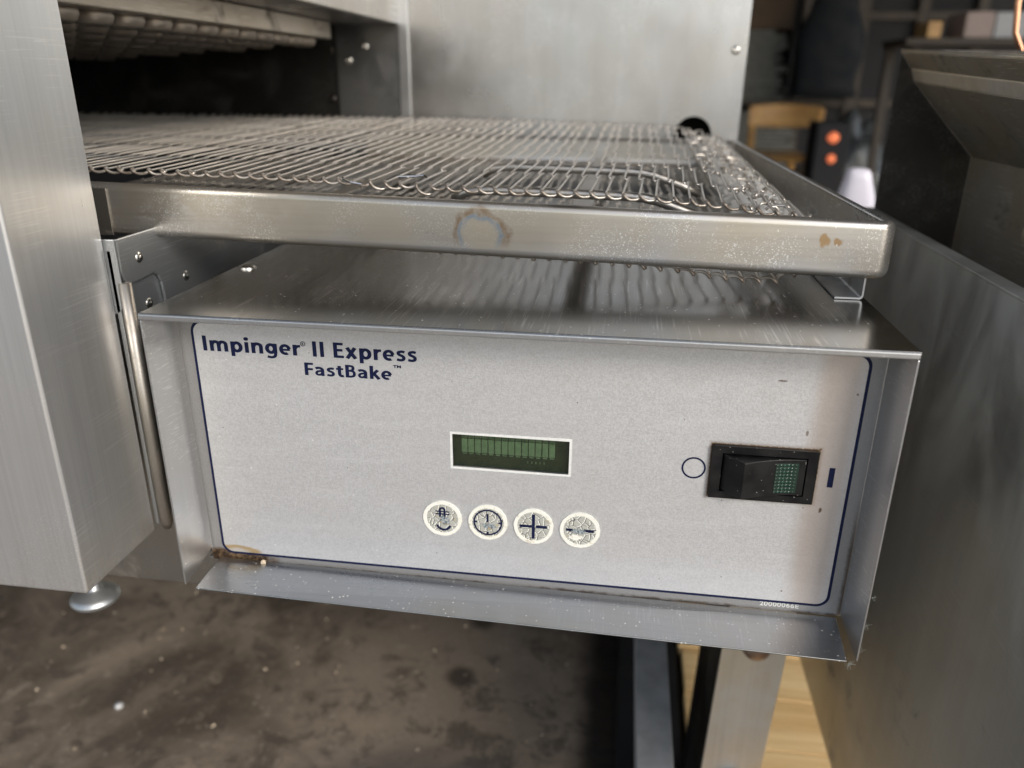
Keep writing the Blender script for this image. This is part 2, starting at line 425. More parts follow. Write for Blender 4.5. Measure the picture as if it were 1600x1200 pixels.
def panel_silver():
    m = M('overlay_silver')
    f = m.noise(1150, 2, .7)
    c = m.mix(m.rng(f, .36, .64), (.55, .55, .552), (.645, .645, .648))
    f2 = m.noise(12, 4, .6)
    c = m.mix(m.rng(f2, .35, .75, 0, .12), c, (.62, .58, .52))
    wp = m.noise(1.0, 4, .65, v=m.map((9, 9, 60), (0, .45, 0)), dist=1.0)
    c = m.mix(m.rng(wp, .45, .70, 0, .12), c, (.82, .83, .84))
    c = m.mix(m.rng(m.noise(28, 5, .7), .56, .72, 0, .16), c, (.48, .46, .42))
    x = sepz(m, 'X'); z = sepz(m, 'Z')
    # right flange's shadow and reflection, painted as a brown band
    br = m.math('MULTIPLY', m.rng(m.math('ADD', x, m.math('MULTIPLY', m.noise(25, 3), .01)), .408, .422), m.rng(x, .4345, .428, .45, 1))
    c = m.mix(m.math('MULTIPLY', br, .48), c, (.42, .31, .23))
    # ochre scorch in the lower left corner
    d = m.ell((.0240, .0328, -.1875), (.020, .02, .0052), .5, 90)
    ring = m.math('MULTIPLY', m.rng(d, 1.1, .85), m.rng(d, .2, .7, .35, 1))
    c = m.mix(m.math('MULTIPLY', ring, .8), c, (.42, .27, .08))
    # crumb-like brown specks
    for (a, b, rx, rz, s) in ((.4215, -.1175, .0011, .0018, 9), (.4158, -.0755, .0009, .0007, 9), (.4315, -.0385, .0008, .0009, 8),
                              (.3880, -.0325, .0030, .0007, 7), (.4065, -.0655, .0010, .0022, 6), (.4210, -.1190, .0006, .0006, 8),
                              (.3608, -.1158, .0005, .0004, 8), (.4110, -.1168, .0005, .0005, 9), (.4060, -.1800, .0008, .0007, 7)):
        q = m.rng(m.ell((a, .0328, b), (rx, .02, rz), .8, 900), 1.1, .6)
        c = m.mix(m.math('MULTIPLY', q, s / 10), c, (.12, .065, .03))
    # sparse fine dark pin-pricks and pale scuffs
    dd = m.voro(150); rc = m.voro(150, out='Color')
    ss = m.n.new('ShaderNodeSeparateColor'); m.l.new(rc, ss.inputs[0])
    pin = m.math('MULTIPLY', m.rng(dd, .07, .04), m.math('GREATER_THAN', ss.outputs[0], .93))
    c = m.mix(m.math('MULTIPLY', pin, .8), c, (.10, .07, .05))
    wh = m.math('MULTIPLY', m.rng(dd, .10, .05), m.math('GREATER_THAN', ss.outputs[1], .88))
    wh = m.math('MULTIPLY', wh, m.rng(x, .25, .05))
    c = m.mix(m.math('MULTIPLY', wh, .7), c, (.9, .9, .88))
    # soot fringe round the switch opening
    hx, hz = .0320, .0181
    ax = m.math('SUBTRACT', m.math('ABSOLUTE', m.math('SUBTRACT', x, .3834)), hx)
    az = m.math('SUBTRACT', m.math('ABSOLUTE', m.math('SUBTRACT', z, -.0945)), hz)
    bd = m.math('MAXIMUM', ax, az)
    bd = m.math('SUBTRACT', bd, m.math('MULTIPLY', m.math('SUBTRACT', m.noise(900, 4, .7), .35), .0022))
    fr = m.rng(bd, .0007, -.0001)
    c = m.mix(m.math('MULTIPLY', fr, .95), c, (.03, .02, .015))
    fr2 = m.rng(bd, .0028, .0, 0, .45)
    c = m.mix(fr2, c, (.25, .15, .07))
    m.set(Base_Color=c, Roughness=m.rng(f, .35, .65, .36, .56), Metallic=.5)
    m.bump(f, .10, .0002)
    return m.m
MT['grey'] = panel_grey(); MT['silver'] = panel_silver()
MT['rail'] = simple('grey_rail_paint', (.46, .48, .49), .4, .3, .15, 30)
MT['navy'] = simple('navy_ink', (.006, .010, .042), .5, var=.2, scale=400, spec=.2)
MT['white_ink'] = simple('white_ink', (.72, .72, .69), .5, var=.06, scale=300)
MT['cream'] = None
def cream():
    m = M('cream_button_ring')
    n = m.noise(500, 5, .7); n2 = m.noise(90, 4, .6)
    c = m.mix(m.rng(n, .56, .70, 0, .8), (.80, .79, .70), (.45, .33, .16))
    c = m.mix(m.rng(n2, .60, .75, 0, .8), c, (.22, .12, .05))
    c = m.mix(m.rng(n2, .3, .62, .75, 0), c, (.82, .81, .75))
    m.set(Base_Color=c, Roughness=.5); m.bump(n, .2, .0003)
    return m.m
MT['cream'] = cream()
def cracked():
    m = M('cracked_button_film')
    v = m.map((1, 1, 1)); w = m.noise(130, 3, .6, col=True)
    vv = m.n.new('ShaderNodeMix'); vv.data_type = 'VECTOR'; vv.inputs[0].default_value = .0016
    m.l.new(m.pos, vv.inputs[4]); m.l.new(w, vv.inputs[5]); v = vv.outputs[1]
    e = m.voro(230, 'DISTANCE_TO_EDGE', v=v); e2 = m.voro(230, 'DISTANCE_TO_EDGE', v=m.map((1, 1, 1), loc=(.0005, 0, -.0003), v=v))
    f = m.noise(2000, 2)
    c = m.mix(m.rng(f, .3, .7), (.40, .40, .36), (.50, .50, .45))
    c = m.mix(m.rng(m.noise(180, 4, .6), .58, .7, 0, .6), c, (.45, .36, .16))
    c = m.mix(m.rng(e2, .075, .03), c, (.82, .82, .76))
    c = m.mix(m.rng(e, .05, .02, 0, .9), c, (.07, .06, .05))
    m.set(Base_Color=c, Roughness=.4, Metallic=.1)
    m.bump(m.rng(e, 0, .12), .6, .0004)
    return m.m
MT['cracked'] = cracked()
def blot():
    m = M('worn_through_foil')
    n = m.noise(700, 4, .7)
    c = m.mix(m.rng(n, .40, .60), (.10, .15, .19), (.62, .66, .66))
    c = m.mix(m.rng(m.noise(400, 3), .56, .66, 0, .7), c, (.55, .38, .14))
    m.set(Base_Color=c, Roughness=.3, Metallic=.4); m.bump(n, .6, .0006)
    return m.m
MT['blot'] = blot()
def plastic():
    m = M('dusty_black_plastic')
    d = m.voro(500); rc = m.voro(500, out='Color'); ss = m.n.new('ShaderNodeSeparateColor'); m.l.new(rc, ss.inputs[0])
    sp = m.math('MULTIPLY', m.rng(d, .22, .10), m.math('GREATER_THAN', ss.outputs[0], .86))
    n = m.noise(90, 4)
    c = m.mix(m.rng(n, .3, .7), (.005, .005, .0055), (.011, .011, .011))
    c = m.mix(m.math('MULTIPLY', sp, .6), c, (.45, .42, .38))
    m.set(Base_Color=c, Roughness=m.rng(n, .3, .7, .30, .5)); m.bump(m.noise(1500, 2), .12, .0003)
    m.b.inputs['Specular IOR Level'].default_value = .3
    return m.m
MT['black'] = plastic()
def lens():
    m = M('green_ribbed_lens')
    d = m.voro(430, rnd=0.0)
    c = m.mix(m.rng(d, .15, .5), (.012, .065, .036), (.006, .026, .017))
    m.set(Base_Color=c, Roughness=.18); m.bump(m.rng(d, .1, .6, 1, 0), .8, .001)
    m.b.inputs['Coat Weight'].default_value = .5
    return m.m
MT['lens'] = lens()
def lcdm(name, a, b, r=.35):
    m = M(name); n = m.noise(260, 4, .6)
    z = m.voro(330); ss = m.voro(330, out='Color'); s2 = m.n.new('ShaderNodeSeparateColor'); m.l.new(ss, s2.inputs[0])
    c = m.mix(m.rng(n, .3, .7), a, b)
    c = m.mix(m.math('MULTIPLY', m.rng(z, .2, .1), m.math('GREATER_THAN', s2.outputs[0], .93)), c, (.05, .03, .02))
    m.set(Base_Color=c, Roughness=r); return m.m
MT['lcd_back'] = lcdm('lcd_dark_green', (.022, .030, .014), (.036, .046, .022))
MT['lcd_cell'] = lcdm('lcd_pale_green', (.11, .17, .09), (.145, .215, .115))
MT['lcd_shade'] = lcdm('lcd_shaded_green', (.07, .11, .055), (.09, .135, .07))
def glass():
    m = M('display_window')
    m.set(Base_Color=(.92, .96, .92), Roughness=.06)
    m.b.inputs['Transmission Weight'].default_value = 1.0; m.b.inputs['IOR'].default_value = 1.3
    return m.m
MT['glass'] = glass()

def floor_mat():
    m = M('stained_concrete')
    n1 = m.noise(3.0, 7, .62, dist=.5); n2 = m.noise(19, 8, .72, dist=.4); n3 = m.noise(70, 6, .75)
    c = m.mix(m.rng(n1, .36, .64), (.085, .067, .050), (.29, .232, .175))
    c = m.mix(m.rng(n2, .50, .64, 0, .75), c, (.075, .060, .046))
    c = m.mix(m.rng(n2, .42, .28, 0, .6), c, (.44, .37, .29))
    c = m.mix(m.rng(n3, .56, .68, 0, .45), c, (.42, .37, .30))
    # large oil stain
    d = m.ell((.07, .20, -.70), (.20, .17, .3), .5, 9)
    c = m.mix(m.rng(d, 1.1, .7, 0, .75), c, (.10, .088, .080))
    d = m.ell((.36, .45, -.70), (.10, .9, .3), .35, 12)  # soft-edged shade beside the rail, painted into the floor colour
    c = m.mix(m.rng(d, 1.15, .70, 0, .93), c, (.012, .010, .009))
    # dark spots
    v = m.voro(9.0, v=m.map((1, 1, 1), v=m.pos)); rc = m.voro(9.0, out='Color'); ss = m.n.new('ShaderNodeSeparateColor'); m.l.new(rc, ss.inputs[0])
    sp = m.math('MULTIPLY', m.rng(m.math('ADD', v, m.math('MULTIPLY', n3, .12)), .34, .18), m.math('GREATER_THAN', ss.outputs[0], .62))
    c = m.mix(m.math('MULTIPLY', sp, .75), c, (.025, .018, .013))
    # scrape line
    ln = m.noise(1.0, 1, .3, v=m.map((60, 1.6, 60), (0, 0, -.9)))
    c = m.mix(m.rng(ln, .72, .80, 0, .4), c, (.30, .25, .19))
    m.set(Base_Color=c, Roughness=m.rng(n2, .3, .7, .45, .75)); m.bump(m.math('ADD', n2, n3), .35, .004)
    return m.m
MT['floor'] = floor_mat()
def wood(name, a, b, axis='x', sc=1.0, rough=.45):
    m = M(name)
    mp = {'x': (2.0, 26, 26), 'y': (26, 2.0, 26), 'z': (26, 26, 2.0)}[axis]
    n = m.noise(1.0 * sc, 5, .6, v=m.map(mp), dist=1.2)
    f = m.noise(1.0 * sc, 3, .6, v=m.map(tuple(q * 9 for q in mp)))
    c = m.mix(m.rng(n, .3, .7), a, b)
    c = m.mix(m.rng(f, .55, .75, 0, .35), c, tuple(q * .6 for q in a))
    m.set(Base_Color=c, Roughness=rough); m.bump(f, .15, .001)
    return m.m
MT['plank'] = wood('pale_plank', (.66, .43, .19), (.86, .64, .34))
MT['chair_wood'] = wood('varnished_beech', (.44, .22, .06), (.62, .35, .11), 'x', 1, .3)
MT['paper'] = simple('grey_paper', (.17, .17, .15), .8, var=.35, scale=40)
MT['cardboard'] = simple('dim_cardboard', (.10, .066, .042), .85, var=.2, scale=6)
MT['dark'] = simple('dark_wall', (.010, .010, .012), .7, var=.4, scale=3)
MT['mullion'] = simple('dark_brown_timber', (.065, .050, .036), .6, var=.3, scale=12)
MT['darkblue'] = simple('dark_blue_cloth', (.004, .006, .009), .8, var=.3, scale=15)
MT['greyplastic'] = simple('grey_smoky_plastic', (.10, .108, .112), .3, var=.35, scale=14, bump=.5)
MT['white_plastic'] = simple('white_plastic', (.78, .76, .86), .35, var=.04, scale=10)
MT['orange'] = simple('glowing_orange', (.9, .25, .08), .4, var=.1, scale=30, emit=((1.0, .24, .11), .45))
MT['copper'] = simple('copper_tube', (.85, .45, .28), .25, 1.0, var=.15, scale=40)
MT['pinkbox'] = simple('pinkish_board', (.42, .33, .29), .7, var=.1, scale=8)
MT['whitebox'] = simple('off_white_board', (.50, .50, .50), .6, var=.1, scale=8)
MT['mat'] = simple('matt_black', (.008, .008, .008), .8, var=.3, scale=60)
MT['crumb'] = simple('pale_crumb', (.55, .45, .33), .7, var=.2, scale=200)
MT['roof'] = simple('roof_boards', (.10, .095, .09), .8, var=.2, scale=4)
MT['ground'] = simple('pale_concrete_yard', (.34, .33, .31), .85, var=.18, scale=2)
MT['lint'] = simple('grey_lint', (.35, .38, .36), .9, var=.3, scale=300)

# ------------------------------------------------------------------ the setting
FZ = -.70
def struct(o): o['kind'] = 'structure'; return o
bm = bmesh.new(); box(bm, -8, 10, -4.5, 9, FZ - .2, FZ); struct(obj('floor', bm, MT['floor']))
bm = bmesh.new(); box(bm, -60, 60, -80, -4.504, FZ - .25, FZ - .02); struct(obj('ground', bm, MT['ground']))
struct(boxo('ceiling', -2.4, 5.0, -.9, 7.2, 2.1, 2.3, MT['roof']))
struct(boxo('wall', -2.4, -2.2, .3, 7.2, FZ, 2.098, MT['dark']))  # unseen wall, cut short to let sky light in from front left
struct(boxo('wall', 4.8, 5.0, 5.6, 7.0, FZ, 2.098, MT['dark']))  # unseen stub, kept short so the right side is open to the sky
bw = struct(boxo('wall', -2.2, 5.0, 7.002, 7.2, FZ, 2.098, MT['dark']))

# ------------------------------------------------------------------ the oven
W = .45                       # width of the control box
PY = .0328                    # depth of the printed panel behind the box front
oven = thing('conveyor_oven', 'stainless steel conveyor oven with a printed control box on its right side', 'oven', (-.3, .3, -.24))

def slabbox(name, x0, x1, y0, y1, z0, z1, mat, parent, b=.0012, seg=3):
    o = boxo(name, x0, x1, y0, y1, z0, z1, mat, parent); bev(o, b, seg); return o
slabbox('door_panel', -.85, -.05, -.031, .05, -.188, .62, MT['slab'], oven, .0022, 4)
# adjustable foot under the slab
bm = bmesh.new()
lathe(bm, [(0, -.0335), (.0155, -.0335), (.0170, -.0315), (.0170, -.0295), (.0135, -.0265), (.008, -.0235), (.0055, -.022), (.0055, 0), (0, 0)],
      (-.076, .006, -.1885), 'z', 36)
smooth(obj('adjustable_foot', bm, MT['galv'], oven))
# lower body seen under the slab
slabbox('base_panel', -.85, -.012, .10, .16, -.273, -.10, MT['trim'], oven)
slabbox('base_body', -.85, -.05, .161, .70, -.30, -.10, MT['galv'], oven)
# galvanised side wall between slab and control box, with a notch plate on it
gw = sheet('side_wall', [(-.0465, .0505, -.182), (-.0465, .70, -.182), (-.0465, .70, .026), (-.0465, .0505, .026)], .003, MT['galv'], oven)
def wallplate(name, pts, x, t, mat, par, b=.0006):
    return sheet(name, [(x, y, z) for y, z in pts], t, mat, par, b)
# lapped plate in front of the notch
def yz(pts): return [(a, b) for a, b in pts]
lap = [(.0544, .0330), (.0542, .0111), (.0571, .0038), (.0607, .0011), (.0752, .0012), (.0898, .0024), (.0956, -.0004), (.0985, -.0064),
       (.0996, -.0169), (.1003, -.0262), (.1020, -.20), (.40, -.20), (.40, .0150), (.12, .0240), (.10, .0330)]
a_ = sum((lap[i][0] * lap[(i + 1) % len(lap)][1] - lap[(i + 1) % len(lap)][0] * lap[i][1]) for i in range(len(lap)))
if a_ < 0: lap = lap[::-1]
wallplate('lapped_plate', lap, -.0435, .0022, MT['galv'], oven, .0008)
for c in ((.076, .0165), (.131, -.0095), (.0835, -.0185)):
    bm = bmesh.new(); xb = -.0436 if c[0] != .0835 else -.0466
    lathe(bm, [(0, .0016), (.0012, .0016), (.0014, .0010), (.0022, .0012), (.0034, .0008), (.0040, 0)], (xb, c[0], c[1]), 'x', 20)
    smooth(obj('rivet', bm, MT['screw'], oven))
# rounded trim strip beside the slab
bm = bmesh.new()
tube(bm, [(-.0418, .0530, .004), (-.0418, .0530, -.10), (-.0418, .0530, -.181), (-.0418, .0530, -.1865)], [.0044, .0048, .0048, .0030], 16)
smooth(obj('trim_strip', bm, MT['trim'], oven))
sheet('trim_bar', [(-.0560, .0505, .0335), (-.0560, .0505, -.014), (-.0520, .0505, -.0185), (-.0470, .0505, -.0165), (-.0428, .0505, -.010), (-.0428, .0505, .0335)], .0016, MT['galv'], oven, .0006)
boxo('trim_channel', -.0362, -.0300, .054, .075, -.176, -.024, MT['dark_steel'], oven, .0006)
boxo('trim_channel', -.0290, -.0125, .070, .11, -.172, -.060, MT['dark_steel'], oven, .0006)
# cavity of the oven
boxo('end_wall', -.85, -.83, .0505, .72, -.05, .44, MT['inner'], oven)
boxo('back_wall', -.83, -.124, .722, .74, .0, .40, MT['inner'], oven)
bwp = boxo('back_plate', -.1225, -.0325, .716, .73, .0, .40, MT['inner_plate'], oven, .0008)
for c in ((-.080, .1745), (-.1045, .1565)):
    screw('screw', (c[0], .7155, c[1]), .0058, MT['screw'], bwp)
for c in ((-.132, .170), (-.133, .1055)):
    screw('screw', (c[0], .7215, c[1]), .0055, MT['dark_steel'], bwp)
hood = slabbox('hood', -.85, -.030, .052, .7135, .2015, .62, MT['housing'], oven, .002, 3)
# air duct with nozzles under the hood
duct = slabbox('air_duct', -.70, -.100, .06, .640, .1800, .2010, MT['duct'], oven, .0015, 2)
bm = bmesh.new()
lathe(bm, [(.0135, .0), (.0142, -.0030), (.0125, -.0068), (.0090, -.0092), (.0085, -.0070), (0, -.0065)], (0, 0, 0), 'z', 18)
nz_me = bpy.data.meshes.new('nozzle'); bm.to_mesh(nz_me); bm.free(); nz_me.materials.append(MT['nozzle'])
nz_me.transform(Matrix.Scale(1.12, 4))
for p in nz_me.polygons: p.use_smooth = True
k = 0
for i in range(7):
    for j in range(16):
        x = -.128 - i * .046; y = .11 + j * .042 + (i % 2) * .021
        if y > .625: continue
        o = bpy.data.objects.new('nozzle', nz_me); C.objects.link(o)
        WL[o.name] = Vector((x, y, .1798)); o.parent = duct; o.location = Vector((x, y, .1798)) - wloc(duct); o.scale = (1, 1, 1 + .28 * i)

# rear housing with the round hole
me = curve_mesh([rect(-.0160, .4330, -.06, .62), circ(.3735, .0640, .0245, 48)], .0008)
me.transform(Matrix.Translation((0, .7158, 0)) @ Matrix.Rotation(math.pi / 2, 4, 'X'))
rh = obj('rear_housing', me, MT['housing'], oven)
slabbox('housing_edge', -.0320, -.0165, .7120, .7350, .0660, .62, MT['flange'], oven, .0015, 3)
sheet('housing_side', [(.4335, .7145, -.06), (.4335, 1.25, -.06), (.4335, 1.25, .62), (.4335, .7145, .62)], .0012, MT['flange'], oven, .0005)
boxo('housing_rear', -.03, .4320, 1.24, 1.25, -.06, .62, MT['dark_steel'], oven)
boxo('housing_lining', .300, .4320, .80, .81, -.05, .20, MT['mat'], oven)
screw('screw', (.4191, .7148, .1705), .0055, MT['screw'], rh)

# ---- the control box (its sheet-metal shell)
shell = sheet('box_cover', [(0, 0, 0), (W, 0, 0), (W, .60, 0), (0, .60, 0)], .0012, MT['cover'], oven, .0006)
hem = boxo('front_hem', .0004, W - .0004, -.0010, .0009, -.0042, -.0004, MT['flange'], shell); bev(hem, .0008, 3)
bm = bmesh.new()
lathe(bm, [(.0062, 0), (.0062, .0008), (.0050, .0022), (.0030, .0030), (.0, .0032)], (.0115, .124, 0.0), 'z', 24)
scw = smooth(obj('screw', bm, MT['screw'], shell))
# left flange: thin upright sheet, mitred at its foot
lf = sheet('left_flange', [(0.0006, -.0006, -.0045), (.0042, PY - .001, -.0045), (.0052, PY - .001, -.1850), (0.0006, -.0006, -.1958)], .0013, MT['flange'], oven, .0005)
for p in ():
    pass
rf = sheet('right_flange', [(W - .0042, PY - .001, -.0045), (W - .0004, -.0006, -.0045), (W - .0004, -.0006, -.2040), (W - .0042, PY - .001, -.1930)], .0012, MT['flange'], oven, .0004)
bl = sheet('bottom_lip', [(.0145, -.0095, -.1905), (.4400, -.0090, -.1978), (.4425, PY - .0015, -.1958), (.0110, PY - .0015, -.1930)], .0012, MT['lip'], oven, .0004)
# outer sides and bottom of the box behind the flanges
sheet('box_side', [(W - .0002, .0345, -.1945), (W - .0002, .60, -.1945), (W - .0002, .60, -.0014), (W - .0002, .0345, -.0014)], .001, MT['galv'], oven, 0)
sheet('box_side', [(.0002, .60, -.1925), (.0002, .0345, -.1925), (.0002, .0345, -.0014), (.0002, .60, -.0014)], .001, MT['galv'], oven, 0)
sheet('box_bottom', [(.0008, .60, -.1965), (.4485, .60, -.1965), (.4485, .0345, -.1965), (.0008, .0345, -.1965)], .001, MT['galv'], oven, 0)


def ellipse_pts(cx, cy, rx, ry, a0, a1, n=22):
    return [(cx + rx * math.cos(math.radians(a0 + (a1 - a0) * k / n)), cy + ry * math.sin(math.radians(a0 + (a1 - a0) * k / n))) for k in range(n + 1)]
def soft(pts, n=6):
    """Catmull-Rom through the points"""
    q = [pts[0]] + list(pts) + [pts[-1]]; out = []
    for i in range(1, len(q) - 2):
        p0, p1, p2, p3 = (Vector(v) for v in q[i - 1:i + 3])
        for k in range(n):
            t = k / n
            out.append(tuple(.5 * ((2 * p1) + (p2 - p0) * t + (2 * p0 - 5 * p1 + 4 * p2 - p3) * t * t + (3 * p1 - p0 - 3 * p2 + p3) * t ** 3)))
    return out + [tuple(pts[-1])]
SW, SH = .195, .165
def arch(x0, x1): return soft([(x0, .30), (x0 + .02, .47), (x0 + .10, .60), (x0 + .20, .635), (x1 - .03, .57), (x1, .42), (x1, .22)]) + [(x1, 0)]
GL = {   # strokes of a bold humanist sans: (points, width); capitals 1 high
 'I': (.37, [([(.185, 0), (.185, 1)], SW)]),
 'n': (.70, [([(.16, 0), (.16, .71)], SW), (arch(.16, .54), SW)]),
 'm': (1.04, [([(.16, 0), (.16, .71)], SW), (arch(.16, .51), SW), (arch(.51, .87), SW)]),
 'r': (.47, [([(.16, 0), (.16, .71)], SW), (soft([(.16, .34), (.20, .50), (.30, .61), (.44, .625)]), .17)]),
 'i': (.33, [([(.165, 0), (.165, .71)], SW), (ellipse_pts(.165, .92, .058, .055, 0, 360), .125)]),
 'p': (.70, [([(.16, -.27), (.16, .71)], SW), (ellipse_pts(.37, .355, .195, .275, 0, 360), SW)]),
 'g': (.70, [(ellipse_pts(.33, .37, .19, .26, 0, 360), SW), ([(.54, .71), (.54, .06)], SW), (soft([(.54, .08), (.52, -.08), (.44, -.175), (.31, -.205), (.13, -.165)]), .16)]),
 'e': (.64, [([(.14, .34), (.56, .34)], .13), (ellipse_pts(.325, .355, .20, .27, 8, 180, 16) + ellipse_pts(.335, .355, .21, .275, 185, 300, 14), SW * .93)]),
 'E': (.62, [([(.17, 0), (.17, 1)], SW), ([(.17, .915), (.56, .915)], SH), ([(.17, .51), (.53, .51)], SH), ([(.17, .083), (.58, .083)], SH)]),
 'F': (.58, [([(.17, 0), (.17, 1)], SW), ([(.17, .915), (.56, .915)], SH), ([(.17, .49), (.53, .49)], SH)]),
 'x': (.66, [([(.12, 0), (.52, .71)], SW), ([(.53, 0), (.13, .71)], SW)]),
 's': (.54, [(soft([(.46, .60), (.33, .635), (.19, .60), (.15, .52), (.20, .43), (.34, .35), (.415, .25), (.39, .13), (.27, .075), (.08, .115)]), .165)]),
 'a': (.64, [(soft([(.10, .57), (.22, .63), (.37, .61), (.46, .52), (.475, .38)]) + [(.475, 0)], SW * .93), (soft([(.47, .40), (.33, .385), (.20, .34), (.14, .24), (.16, .13), (.26, .08), (.38, .12), (.46, .22)]), .15)]),
 't': (.47, [(soft([(.22, .88), (.22, .60), (.22, .26), (.26, .12), (.34, .08), (.44, .10)]), SW * .95), ([(.04, .635), (.43, .635)], .15)]),
 'B': (.68, [([(.17, 0), (.17, 1)], SW), ([(.17, .92), (.33, .92)] + soft([(.33, .92), (.45, .89), (.50, .76), (.45, .60), (.33, .54)]) + [(.17, .54)], .16),
              ([(.17, .54), (.35, .54)] + soft([(.35, .54), (.50, .48), (.55, .31), (.50, .14), (.35, .08)]) + [(.17, .08)], .16)]),
 'k': (.64, [([(.16, 0), (.16, 1.03)], SW), ([(.20, .30), (.50, .71)], SW * .95), ([(.27, .45), (.56, 0)], SW)]),
}
def word(name, s, x0, x1, zb, cap, parent):
    """bold lettering printed on the panel: one mesh of flat strokes fitted between x0 and x1"""
    total = sum(GL[c][0] for c in s) - .17; sx = (x1 - x0) / total
    bm = bmesh.new(); pen = -.085; k = 0
    for c in s:
        adv, strokes = GL[c]
        for pts, w_ in strokes:
            k += 1; yy = PY - .00052 - (k % 7) * .000004
            P2 = [Vector(p) for i, p in enumerate(pts) if i == 0 or (Vector(p) - Vector(pts[i - 1])).length > 1e-4]
            L = []; n_ = len(P2)
            closed = (P2[0] - P2[-1]).length < 1e-3
            for i in range(n_):
                if closed and i in (0, n_ - 1): a, b = P2[-2], P2[1]
                else: a, b = P2[max(i - 1, 0)], P2[min(i + 1, n_ - 1)]
                t = (b - a).normalized(); nn = Vector((-t.y, t.x)) * w_ / 2
                p, q = P2[i] + nn, P2[i] - nn
                L.append([bm.verts.new((x0 + (pen + v.x) * sx, yy, zb + v.y * cap)) for v in (p, q)])
            for a, b in zip(L, L[1:]): bm.faces.new((a[0], a[1], b[1], b[0]))
        pen += adv
    for f in bm.faces:
        f.normal_update()
        if f.normal.y > 0: f.normal_flip()
    return obj(name, bm, MT['navy'], parent)

# ---- printed panel
LCD = (.1845, .2643, -.1070, -.0802)
hole_l = rect(LCD[0] + .0016, LCD[1] - .0016, LCD[2] + .0016, LCD[3] - .0016)
hole_s = rect(.3548, .4118, -.1095, -.0795)
panel = flat('control_panel', [rect(.0046, .4455, -.1960, -.0014), hole_l, hole_s], PY, MT['grey'], oven, .0010)
line_o = rrect(.0134, .4368, -.1895, -.0128, .0085); line_i = rrect(.0150, .4350, -.1879, -.0146, .0070)
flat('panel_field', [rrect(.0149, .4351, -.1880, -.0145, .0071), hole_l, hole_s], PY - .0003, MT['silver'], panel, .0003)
flat('border_line', [line_o, line_i], PY - .0005, MT['navy'], panel, .0005)
ty = PY - .00055
word('lettering', 'Impinger', .0206, .0868, -.0336, .0103, panel)
word('lettering', 'II', .0957, .1033, -.0336, .0103, panel)
word('lettering', 'Express', .1098, .1638, -.0336, .0103, panel)
word('lettering', 'FastBake', .0893, .1469, -.0467, .0087, panel)
text('lettering', 'TM', .1486, .1538, -.0383, .0019, ty, MT['navy'], panel, .03)
flat('lettering', [circ(.0894, -.0254, .00165, 24), circ(.0894, -.0254, .00130, 24)], ty, MT['navy'], panel, .0002)
text('lettering', 'R', .0888, .0900, -.0262, .0016, ty, MT['navy'], panel, .02)
text('part_number', '20000066E', .3932, .4184, -.1926, .0033, PY - .0004, MT['white_ink'], panel, .010, 1.06)
flat('off_symbol', [circ(.3414, -.0941, .0075, 40), circ(.3414, -.0941, .0064, 40)], ty, MT['navy'], panel, .0002)
flat('on_symbol', [rect(.4229, .4263, -.1010, -.0876)], ty, MT['navy'], panel, .0002)

# ---- display
disp = boxo('display', LCD[0] + .0003, LCD[1] - .0003, PY + .0036, PY + .0050, LCD[2] + .0003, LCD[3] - .0003, MT['lcd_back'], oven)
flat('display_frame', [rect(LCD[0], LCD[1], LCD[2], LCD[3]), hole_l], PY - .0006, MT['white_ink'], disp, .0008)
cw = (.2535 - .1912) / 14
for i in range(14):
    x0 = .1912 + i * cw
    flat('display_cell', [rect(x0 + .0004, x0 + cw - .0003, -.0959, -.0862)], PY + .0030, MT['lcd_cell'], disp, .0004)
    flat('display_cell', [rect(x0 + .0004, x0 + cw - .0003, -.0857, -.0816)], PY + .0031, MT['lcd_shade'], disp, .0004)  # top strip of cells: the recess's shadow put into the green
    flat('display_cell', [rect(x0 + .0009, x0 + cw - .0009, -.0972, -.0966)], PY + .0031, MT['lcd_cell'], disp, .0004)
for i in range(5):
    x0 = .2352 + i * .0027
    flat('display_cell', [rect(x0, x0 + .0006, -.1012, -.0998)], PY + .0031, MT['lcd_cell'], disp, .0004)
boxo('display_window', LCD[0] + .0018, LCD[1] - .0018, PY + .0012, PY + .0018, LCD[2] + .0018, LCD[3] - .0018, MT['glass'], disp)

# ---- four push buttons
def stroke(pts, w):
    """outline of a polyline of width w in 2D"""
    L, Rr = [], []
    for i, p in enumerate(pts):
        a = Vector(pts[max(i - 1, 0)]); b = Vector(pts[min(i + 1, len(pts) - 1)]); t = (b - a).normalized()
        nn = Vector((-t.y, t.x)) * w / 2; p = Vector(p)
        L.append(tuple(p + nn)); Rr.append(tuple(p - nn))
    return L + Rr[::-1]
def blob(cx, cz, rx, rz, seed, n=22):
    rr = random.Random(seed)
    return [(cx + rx * (1 + rr.uniform(-.28, .28)) * math.cos(2 * math.pi * k / n), cz + rz * (1 + rr.uniform(-.28, .28)) * math.sin(2 * math.pi * k / n)) for k in range(n)]
BC = [(.1781, -.1457), (.2094, -.1459), (.2405, -.1461), (.2716, -.1462)]
looks = ['round conveyor button, its film worn through in the middle', 'round timer button with a clock symbol',
         'round plus button with cracked film', 'round minus button with its film worn away']
